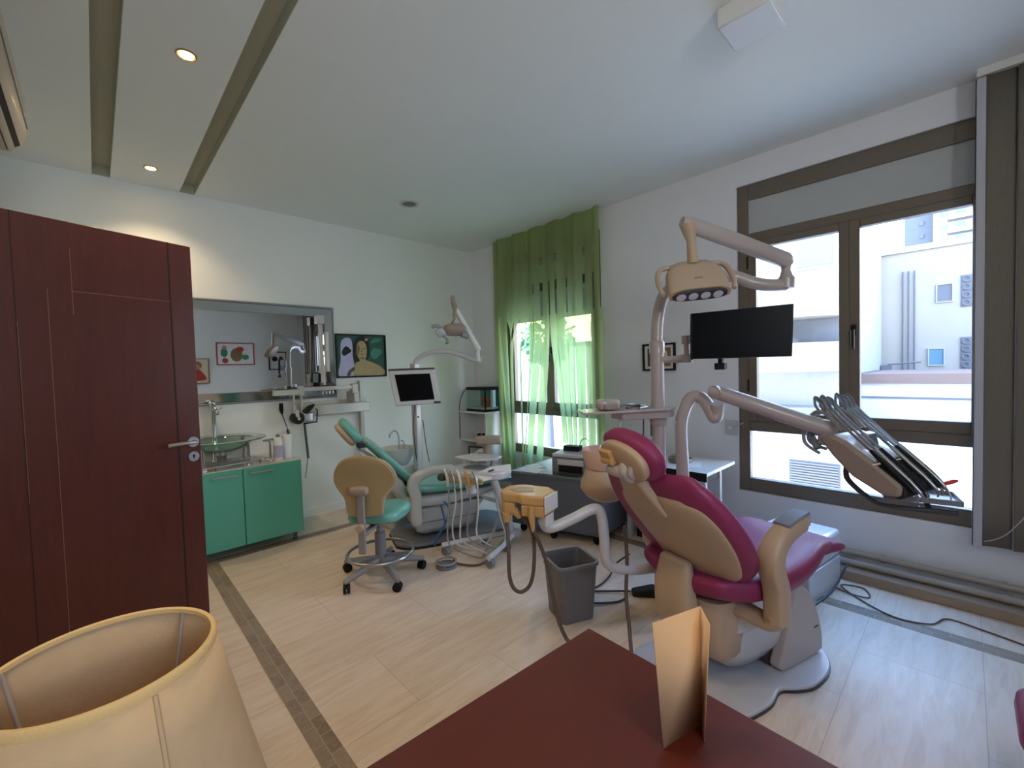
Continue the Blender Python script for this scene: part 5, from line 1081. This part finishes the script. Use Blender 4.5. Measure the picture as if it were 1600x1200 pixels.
for i, p in enumerate(apts):
    t = (apts[min(i+1, n_a-1)]-apts[max(i-1, 0)]).normalized(); n = Vector((-t.z, 0, t.x)); th = 0.042 if i < n_a*0.6 else 0.042-0.022*(i/n_a-0.6)/0.4
    if i in (0, n_a-1): th *= 0.7
    sec.append([p+Vector((0, -0.31, 0))+n*(th*math.copysign(abs(math.sin(2*PI*k/18))**0.55, math.sin(2*PI*k/18)))+Vector((0, 0.036*math.copysign(abs(math.cos(2*PI*k/18))**0.55, math.cos(2*PI*k/18)), 0)) for k in range(18)])
obj('armrest', MB().rings(sec), M['offg'], gc, angle=50, **L)
q = MB(); q.tube([(-0.25, -0.31, 0.25), (-0.2, -0.2, 0.25)], 0.035, 12); obj('arm_foot', q, M['offg'], gc, **L)
# spittoon, monitor post and lamp behind the green chair
gu = thing('green_chair_unit', 'pale spittoon unit behind the teal chair carrying the pole', 'dental unit', (2.0, 3.5, 0))
obj('unit_body', rbox(1.80, 2.12, 3.42, 3.68, 0.0, 0.55, 0.06), M['offg'], gu, bevel=0.015)
rs = [[(1.93+sx*math.cos(2*PI*k/32), 3.53+sy*math.sin(2*PI*k/32), z) for k in range(32)] for z, sx, sy in ((0.55, 0.09, 0.09), (0.60, 0.13, 0.12), (0.66, 0.155, 0.135), (0.70, 0.16, 0.14), (0.705, 0.15, 0.13), (0.66, 0.11, 0.10), (0.645, 0.03, 0.03))]
obj('spittoon_bowl', MB().rings(rs), M['offg'], gu, angle=50)
q = MB(); q.tube(spl([(1.97, 3.57, 0.62), (1.97, 3.57, 0.80), (1.93, 3.57, 0.85), (1.89, 3.58, 0.82), (1.885, 3.58, 0.79)]), 0.007, 8); q.tube(spl([(2.0, 3.53, 0.66), (2.0, 3.53, 0.74), (1.975, 3.54, 0.76)]), 0.006, 8); obj('water_spout', q, M['steel'], gu)
obj('control_knob', MB().cyl((1.86, 3.40, 0.58), (1.855, 3.385, 0.58), 0.012, 12), M['dark'], gu)
q = MB(); q.prism([(2.012, 3.325), (2.068, 3.325), (2.075, 3.40), (2.008, 3.40)], 'z', 0.50, 1.45); obj('post', q, M['greyw'], gu, bevel=0.008)
obj('post_button', MB().cyl((2.03, 3.325, 0.98), (2.028, 3.318, 0.98), 0.008, 10), M['black'], gu)
q = MB(); q.tube(spl([(2.00, 3.325, 1.08), (1.985, 3.33, 0.9), (2.0, 3.34, 0.7), (2.02, 3.35, 0.56)]), 0.005, 6); q.tube(spl([(2.08, 3.33, 0.95), (2.10, 3.33, 0.75), (2.15, 3.36, 0.56)]), 0.004, 6); obj('post_cable', q, M['dark'], gu)
gm = thing('light_box_monitor', 'grey-framed monitor on the pole behind the teal chair', 'monitor', (1.97, 3.30, 1.09))
m4 = [Vector(p) for p in ((1.80, 3.40, 1.392), (2.125, 3.185, 1.395), (2.14, 3.13, 1.10), (1.83, 3.345, 1.09))]
mf = (m4[1]-m4[0]).cross(m4[3]-m4[0]).normalized()
if mf.y > 0: mf = -mf
mc = sum(m4, Vector())/4
def mq(k, a, b_): return MB().rings([[mc+(p-mc)*k+mf*a for p in m4], [mc+(p-mc)*k+mf*b_ for p in m4]])
obj('casing', mq(1.0, 0.0, -0.05), M['greyw'], gm, bevel=0.008)
obj('screen', mq(0.76, 0.002, -0.004), M['screen'], gm)
obj('top_ledge', MB().rings([[m4[0]+mf*a+Vector((0, 0, c)) for a, c in ((0.002, 0.0), (0.002, 0.014), (-0.05, 0.014), (-0.05, 0))], [m4[1]+mf*a+Vector((0, 0, c)) for a, c in ((0.002, 0.0), (0.002, 0.014), (-0.05, 0.014), (-0.05, 0))]]), M['dark'], gm)
obj('corner_button', MB().rings([[m4[2]+mf*a+Vector((-0.05, 0.032, c)) for a, c in ((0.003, 0.0), (0.003, 0.02), (-0.02, 0.02), (-0.02, 0))], [m4[2]+mf*a+Vector((0, 0.0, c)) for a, c in ((0.003, 0.0), (0.003, 0.02), (-0.02, 0.02), (-0.02, 0))]]), M['dark'], gm)
ga = thing('grey_operating_lamp', 'grey operating lamp on a curved folding arm above the framed monitor', 'dental lamp', (2.05, 3.37, 1.44))
q = MB(); q.tube(spl([(2.04, 3.36, 1.44), (2.055, 3.355, 1.475), (2.10, 3.31, 1.522), (2.17, 3.25, 1.548), (2.26, 3.17, 1.545), (2.35, 3.09, 1.51), (2.42, 3.02, 1.468), (2.46, 2.99, 1.468)], 6), 0.021, 14); obj('swan_arm', q, M['greyw'], ga)
q = MB(); q.cyl((2.45, 2.995, 1.455), (2.45, 2.995, 1.56), 0.024, 14); q.cyl((2.47, 2.985, 1.45), (2.475, 2.98, 1.49), 0.012, 10); obj('arm_joint', q, M['greyw'], ga)
q = MB(); q.tube([(2.46, 2.985, 1.545), (2.455, 2.99, 1.56), (2.36, 3.02, 1.74), (2.265, 3.05, 1.92), (2.255, 3.055, 1.94)], [0.018, 0.030, 0.028, 0.022, 0.014], 14); obj('upper_arm', q, M['white'], ga)
q = MB(); q.tube(spl([(2.25, 3.055, 2.02), (2.252, 3.055, 1.97), (2.262, 3.045, 1.92), (2.25, 3.04, 1.86), (2.245, 3.035, 1.82), (2.215, 3.03, 1.78)]), [0.020]*6+[0.024]*6+[0.016]*6+[0.010]*8, 12); obj('drop_stem', q, M['brownl'], ga)
lhd = obj('lamp_head', MB().pillow(frame((2.24, 3.03, 1.725), (-0.2, -0.5, -0.85), (0.82, -0.50, -0.25)), 0.105, 0.060, 0.045, 0.8, 0.7, 24, 12), M['brownl'], ga, angle=60)
obj('lamp_lens', MB().pillow(frame((2.135, 3.085, 1.70), (-0.6, -0.5, -0.6), (0.5, -0.6, 0.2)), 0.045, 0.042, 0.016, 0.6, 0.8, 20, 10), M['lens'], lhd)
q = MB(); q.tube(spl([(2.14, 3.08, 1.735), (2.10, 3.10, 1.76), (2.07, 3.12, 1.745)]), 0.016, 10); obj('lamp_handle', q, M['teallamp'], lhd); q = MB(); q.tube(spl([(2.15, 3.07, 1.68), (2.17, 3.04, 1.63), (2.15, 3.03, 1.61)]), 0.012, 10); obj('lamp_handle', q, M['teallamp'], lhd); q = MB(); q.tube([(2.29, 3.0, 1.69), (2.34, 2.98, 1.665)], [0.03, 0.022], 10); obj('lamp_handle', q, M['teallamp'], lhd)

# ================================================================= STOOL
st = thing('dentist_stool', 'teal wheeled stool with a tan shell back and foot ring, mid floor', 'stool', (1.345, 2.74, 0), math.radians(42))
sq_ = []
seat_pts = spl2([(-0.17, 0.0), (-0.15, -0.14), (-0.02, -0.19), (0.12, -0.185), (0.19, -0.11), (0.185, 0.0), (0.19, 0.11), (0.12, 0.185), (-0.02, 0.19), (-0.15, 0.14)], 5, True)
rs = [[(p[0]*s_, p[1]*s_, z) for p in seat_pts] for z, s_ in ((0.405, 0.80), (0.412, 0.95), (0.435, 1.0), (0.46, 0.985), (0.475, 0.93), (0.482, 0.80), (0.484, 0.4))]
obj('seat', MB().rings(rs), M['teal'], st, angle=60, **L)
obj('seat_plate', MB().lathe([(0.10, 0.385), (0.13, 0.40), (0.13, 0.406)], 0, 0, 24), M['dark'], st, **L)
obj('gas_column', MB().lathe([(0.036, 0.10), (0.036, 0.30), (0.030, 0.305), (0.022, 0.31), (0.022, 0.36), (0.04, 0.37), (0.04, 0.39)], 0, 0, 20), M['mid'], st, **L)
q = MB(); q.tube([(0.05, 0.03, 0.36), (0.14, -0.07, 0.345), (0.19, -0.10, 0.34)], [0.006, 0.007, 0.010], 8); obj('height_lever', q, M['greyw'], st, **L)
# shell back: broad rounded top narrowing to the seat
bo = [(0.0, 0.49), (0.10, 0.495), (0.115, 0.53), (0.125, 0.60), (0.165, 0.65), (0.195, 0.70), (0.185, 0.77), (0.13, 0.835), (0.04, 0.865)]
bo = spl2(bo+[(-x, z) for x, z in bo[::-1] if x > 0.0], 4, True)
def bsh(x0, k, c=0.08): return [(x0+c*(p[0]/0.2)**2*0.5-0.10*((p[1]-0.49)/0.37)*0.25, p[0]*k, 0.675+(p[1]-0.675)*k) for p in bo]
bkm = obj('backrest', MB().rings([bsh(-0.235, 0.93), bsh(-0.232, 1.0), bsh(-0.215, 1.0), bsh(-0.19, 0.97), bsh(-0.178, 0.85), bsh(-0.172, 0.5)]), M['teal'], st, angle=55, **L)
obj('back_shell', MB().rings([bsh(-0.248, 0.80), bsh(-0.246, 0.965), bsh(-0.236, 0.985), bsh(-0.230, 0.95)]), M['tan'], bkm, angle=50, **L)
obj('shell_piping', MB().tube([Vector(p) for p in bsh(-0.231, 1.0)], 0.006, 6, loop=True), M['cream'], bkm, **L)
q = MB(); q.box(-0.292, -0.268, -0.022, 0.022, 0.27, 0.655); q.box(-0.285, -0.05, -0.022, 0.022, 0.37, 0.39); obj('back_post', q, M['stoolg'], st, bevel=0.006, **L)
q = MB(); q.tube([(-0.30, -0.058, 0.665), (-0.30, -0.05, 0.665), (-0.30, 0.05, 0.665), (-0.30, 0.058, 0.665)], [0.012, 0.026, 0.026, 0.012], 14); q.box(-0.295, -0.26, -0.03, 0.03, 0.63, 0.69); obj('clamp_grip', q, M['brownl'], st, bevel=0.004, **L)
obj('clamp_knob', MB().cyl((-0.292, 0, 0.44), (-0.325, 0, 0.44), 0.022, 16), M['cream'], st, **L)
R_ = 0.215
q = MB(); q.tube([(R_*math.cos(2*PI*k/48), R_*math.sin(2*PI*k/48), 0.168) for k in range(48)], 0.011, 10, loop=True)
fr_ = obj('foot_ring', q, M['steel'], st, **L)
for k in range(3):
    a = 2*PI*k/3+0.5; obj('ring_spoke', MB().tube([(0.03*math.cos(a), 0.03*math.sin(a), 0.150), (R_*math.cos(a), R_*math.sin(a), 0.165)], 0.010, 8, flat=(1.6, 0.6)), M['mid'], fr_, **L)
for k in range(5):
    a = 2*PI*k/5+math.radians(-42-96); c_, s_ = math.cos(a), math.sin(a); ex, ey = 0.27*c_, 0.27*s_
    lg = obj('leg', MB().tube([(0.02*c_, 0.02*s_, 0.115), (0.12*c_, 0.12*s_, 0.10), (ex, ey, 0.075), (1.06*ex, 1.06*ey, 0.07)], [0.028, 0.026, 0.020, 0.014], 12, flat=(0.9, 0.9)), M['stoolg'], st, **L)
    q = MB(); b2 = a+0.9
    for o_ in (-0.012, 0.012): q.tube([(ex-math.sin(b2)*(o_-0.008), ey+math.cos(b2)*(o_-0.008), 0.029), (ex-math.sin(b2)*(o_+0.008), ey+math.cos(b2)*(o_+0.008), 0.029)], 0.029, 18)
    q.cyl((ex, ey, 0.03), (ex, ey, 0.075), 0.008, 8); obj('caster', q, M['black'], lg, **L)

# ================================================================= INSTRUMENT CART
ct = thing('instrument_cart', 'white wheeled instrument cart with hanging hoses beside the teal chair', 'cart', (2.03, 2.50, 0))
def hprism2(P0, poly, z0, z1): return MB().rings([[(P0[0]+x, P0[1]+y, z0) for x, y in poly], [(P0[0]+x, P0[1]+y, z1) for x, y in poly]])
def bar(p, q_, r, n): 
    b_ = MB().tube([p, q_], r, 12, flat=(1.0, 0.8)); return b_
b1 = obj('base_bar', MB().tube([(1.81, 2.70, 0.075), (2.12, 2.60, 0.075), (2.36, 2.50, 0.075)], 0.024, 4, flat=(1, 1)), M['greyw'], ct, bevel=0.004)
b2 = obj('base_bar', MB().tube([(1.905, 2.275, 0.075), (2.10, 2.35, 0.075), (2.36, 2.48, 0.075)], 0.024, 4, flat=(1, 1)), M['greyw'], ct, bevel=0.004)
for (cx, cy) in ((1.84, 2.69), (1.93, 2.285), (2.19, 2.40), (2.15, 2.59)):
    q = MB(); q.cyl((cx-0.02, cy-0.006, 0.03), (cx+0.02, cy+0.006, 0.03), 0.03, 16); q.cyl((cx, cy, 0.05), (cx, cy, 0.06), 0.01, 8); obj('caster', q, M['mid'], ct)
q = MB(); q.prism([(2.30, 2.43), (2.40, 2.45), (2.38, 2.55), (2.28, 2.53)], 'z', 0.06, 0.10); obj('rear_foot', q, M['greyw'], ct, bevel=0.006)
q = MB(); q.tube([(2.32, 2.49, 0.09), (2.24, 2.46, 0.28), (2.12, 2.45, 0.56), (2.10, 2.45, 0.60)], [0.030, 0.028, 0.024, 0.024], 14, flat=(1.3, 1)); obj('column', q, M['greyw'], ct)
# head of the cart
fx = Vector((0.60, -0.80, 0)); bk_ = Vector((0.80, 0.60, 0)); KO = Vector((1.97, 2.47, 0.60))
def KP(a, b_, c): return KO+fx*a+bk_*b_+Vector((0, 0, c))
def kpr(poly, c0, c1, dz=None): return MB().rings([[KP(a, b_, c0) for a, b_ in poly], [KP(a, b_, c1) for a, b_ in poly]])
kt = [(-0.20, -0.05), (-0.05, -0.10), (0.10, -0.12), (0.21, -0.08), (0.25, 0.03), (0.20, 0.14), (-0.02, 0.20), (-0.18, 0.14)]
obj('cart_head', kpr(spl2(kt, 4, True) and [(p[0], p[1]) for p in spl2(kt, 4, True)], 0.0, 0.055), M['greyw'], ct, bevel=0.012)
obj('top_recess', kpr([(-0.10, 0.02), (0.02, -0.03), (0.10, -0.02), (0.08, 0.08), (0.0, 0.15), (-0.09, 0.12)], 0.055, 0.060), M['mid'], ct, bevel=0.004)
rp = [KP(0.0, -0.13, 0.045), KP(0.09, -0.15, 0.02), KP(0.27, -0.03, 0.055), KP(0.25, 0.06, 0.085), KP(0.12, -0.02, 0.085)]
obj('side_wing', MB().rings([rp, [p-Vector((0, 0, 0.02)) for p in rp]]), M['white'], ct, bevel=0.006)
obj('wing_slot', MB().tube([KP(0.115, -0.085, 0.060), KP(0.15, -0.062, 0.068)], 0.006, 8), M['dark'], ct)
obj('waste_cup', MB().lathe([(0.04, 0.49), (0.045, 0.595), (0.04, 0.595)], KP(-0.03, -0.02, 0).x, KP(-0.03, -0.02, 0).y, 20), M['paperw'], ct)
obj('holder_bar', kpr([(-0.20, -0.09), (0.08, -0.16), (0.09, -0.13), (-0.19, -0.055)], -0.02, 0.018), M['tan'], ct, bevel=0.006)
for k, (a, m1, m2) in enumerate(((-0.175, 'hosew', 'hose'), (-0.125, 'steel', 'hosew'), (-0.075, 'white', 'hosew'), (-0.01, 'beige', 'hose'), (0.05, 'steel', 'hosew'))):
    b0 = -0.085-0.25*(a+0.2)*0.9
    q = MB(); q.tube(spl([KP(a, b0-0.02, -0.045), KP(a-0.004, b0-0.012, 0.0), KP(a-0.02, b0+0.0, 0.045), KP(a-0.04, b0+0.012, 0.075)]), [0.010]*6+[0.011]*6+[0.009]*6+[0.005], 10); hp = obj('handpiece', q, M[m1], ct)
    s0 = KP(a, b0-0.02, -0.05); low = Vector((1.93+0.05*k, 2.42+0.05*math.sin(k*2), 0.03+0.025*(k % 2)))
    q = MB(); q.tube(spl([s0, s0+Vector((0.005, 0, -0.12)), s0+Vector((-0.01-0.012*(k % 2), 0.01, -0.28)), s0+Vector((0.0, -0.01, -0.42+0.02*k)), low, low+Vector((0.09, 0.03, 0.005)), low+Vector((0.17, 0.04, 0.08)), Vector((2.17, 2.46, 0.30)), Vector((2.13, 2.45, 0.52))], 6), 0.006, 8); obj('instrument_hose', q, M[m2], hp)
obj('end_knob', MB().pillow(Matrix.Translation(KP(-0.235, -0.06, 0.01)), 0.035, 0.03, 0.028, 0.8, 0.8, 16, 10), M['dark'], ct)
# tray on its little arm above the head
q = MB(); q.tube(spl([KP(0.10, 0.10, 0.05), KP(0.10, 0.11, 0.10), KP(0.06, 0.10, 0.118)]), 0.014, 10); obj('tray_post', q, M['brownl'], ct)
tp_ = [KP(-0.17, 0.05, 0.125), KP(0.0, -0.03, 0.115), KP(0.16, 0.02, 0.115), KP(0.18, 0.09, 0.12), KP(0.10, 0.15, 0.125), KP(-0.06, 0.15, 0.13)]
obj('instrument_tray', MB().rings([tp_, [p+Vector((0, 0, 0.014)) for p in tp_]]), M['greyw'], ct, bevel=0.005)
fp = thing('cart_foot_control', 'round grey foot control on the floor in front of the cart', 'pedal', (1.73, 2.53, 0))
obj('base_disc', MB().lathe([(0.075, 0.0), (0.075, 0.012), (0.068, 0.018), (0.0, 0.02)], 1.73, 2.53, 28), M['mid'], fp)
obj('pedal_ring', MB().tube([(1.73+0.068*math.cos(a), 2.53+0.068*math.sin(a), 0.035) for a in [2*PI*k/28 for k in range(28)]], 0.008, 8, loop=True), M['hose'], fp)
q = MB()
for k in range(3): a = 2*PI*k/3; q.cyl((1.73+0.066*math.cos(a), 2.53+0.066*math.sin(a), 0.016), (1.73+0.068*math.cos(a), 2.53+0.068*math.sin(a), 0.035), 0.006, 8)
obj('ring_support', q, M['dark'], fp)
q = MB(); q.tube(spl([(1.79, 2.49, 0.012), (1.84, 2.40, 0.010), (1.90, 2.36, 0.010), (1.99, 2.37, 0.012), (2.10, 2.44, 0.02)]), 0.008, 8); obj('control_cord', q, M['hosed'], fp)
# dark bracket arm of the teal chair with a round table at its end
br = thing('teal_chair_bracket', 'grey swivel bracket standing behind the instrument cart', 'bracket', (2.25, 2.72, 0))
q = MB(); q.prism([(2.14, 2.66), (2.28, 2.53), (2.34, 2.58), (2.32, 2.68), (2.20, 2.75)], 'z', 0.785, 0.845); obj('bracket_block', q, M['brownl'], br, bevel=0.012)
q = MB(); q.cyl((2.235, 2.65, 0.70), (2.235, 2.65, 0.787), 0.032, 16); obj('bracket_neck', q, M['brownl'], br)
q = MB(); q.tube([(2.235, 2.65, 0.71), (2.30, 2.80, 0.70), (2.30, 2.98, 0.60), (2.28, 3.05, 0.40), (2.25, 3.05, 0.045)], 0.022, 12); obj('support_arm', q, M['greyw'], br)
q = MB(); q.tube(spl([(1.845, 2.70, 0.40), (1.86, 2.66, 0.35), (1.85, 2.69, 0.25), (1.80, 2.75, 0.12), (1.815, 2.80, 0.05)]), 0.007, 8); q.tube(spl([(1.815, 2.80, 0.05), (1.84, 2.79, 0.12), (1.90, 2.78, 0.20), (1.95, 2.90, 0.30)]), 0.007, 8)
tag(obj('blue_hose', q, M['blue']), 'thin blue hose hanging against the side of the teal chair', 'hose')
# ------------------------------------------------------------------ camera, light
cam = bpy.data.cameras.new('camera'); co_ = bpy.data.objects.new('camera', cam); C.objects.link(co_)
cam.sensor_width = 36.0; cam.sensor_fit = 'HORIZONTAL'; cam.lens = 36.0*680/1600; cam.clip_start = 0.02; cam.clip_end = 300
rt = Vector((0.7219, -0.6922, -0.0290)).normalized(); dn = Vector((-0.046, -0.005, -0.999)); dn = (dn-rt*dn.dot(rt)).normalized(); fw = rt.cross(dn).normalized()
mw = Matrix((rt, -dn, -fw)).transposed().to_4x4(); mw.translation = Vector((0, 0, 1.38)); co_.matrix_world = mw
sc.camera = co_
w = bpy.data.worlds.new('sky'); sc.world = w; w.use_nodes = True; nt = w.node_tree
bg = nt.nodes['Background']; tc = nt.nodes.new('ShaderNodeTexCoord'); sx = nt.nodes.new('ShaderNodeSeparateXYZ'); cr = nt.nodes.new('ShaderNodeValToRGB')
nt.links.new(tc.outputs['Generated'], sx.inputs[0]); nt.links.new(sx.outputs['Z'], cr.inputs['Fac']); nt.links.new(cr.outputs['Color'], bg.inputs['Color'])
cr.color_ramp.elements[0].position = 0.12; cr.color_ramp.elements[0].color = (0.88, 0.95, 1.0, 1); cr.color_ramp.elements[1].position = 0.6; cr.color_ramp.elements[1].color = (0.15, 0.36, 0.80, 1)
bg.inputs['Strength'].default_value = SKY
s = bpy.data.lights.new('sun', 'SUN'); s.energy = SUN; s.angle = math.radians(2); s.color = (0.96, 0.97, 1.0)
so = bpy.data.objects.new('sun', s); C.objects.link(so); so.rotation_euler = Vector((0.08, -0.05, -1.0)).to_track_quat('-Z', 'Y').to_euler()
for y0, y1 in WIN:
    p = bpy.data.lights.new('window_portal', 'AREA'); p.shape = 'RECTANGLE'; p.size = y1-y0; p.size_y = 2.3; p.cycles.is_portal = True
    po = bpy.data.objects.new('window_portal', p); C.objects.link(po); po.location = (3.82, (y0+y1)/2, 1.545)
    po.rotation_euler = Vector((-1, 0, 0)).to_track_quat('-Z', 'Z').to_euler()
p = bpy.data.lights.new('window_portal', 'AREA'); p.shape = 'RECTANGLE'; p.size = FX1-FX0; p.size_y = FZ1-FZ0; p.cycles.is_portal = True
po = bpy.data.objects.new('window_portal', p); C.objects.link(po); po.location = ((FX0+FX1)/2, YR-0.12, (FZ0+FZ1)/2)
po.rotation_euler = Vector((0, 1, 0)).to_track_quat('-Z', 'Z').to_euler()
sc.view_settings.view_transform = 'Standard'; sc.view_settings.look = 'None'; sc.view_settings.gamma = 1.0; sc.view_settings.use_curve_mapping = False
sc.view_settings.exposure = EXPO
sc.cycles.max_bounces = 10; sc.cycles.diffuse_bounces = 6; sc.cycles.transparent_max_bounces = 16; sc.cycles.caustics_reflective = False; sc.cycles.caustics_refractive = False; sc.cycles.sample_clamp_indirect = 6
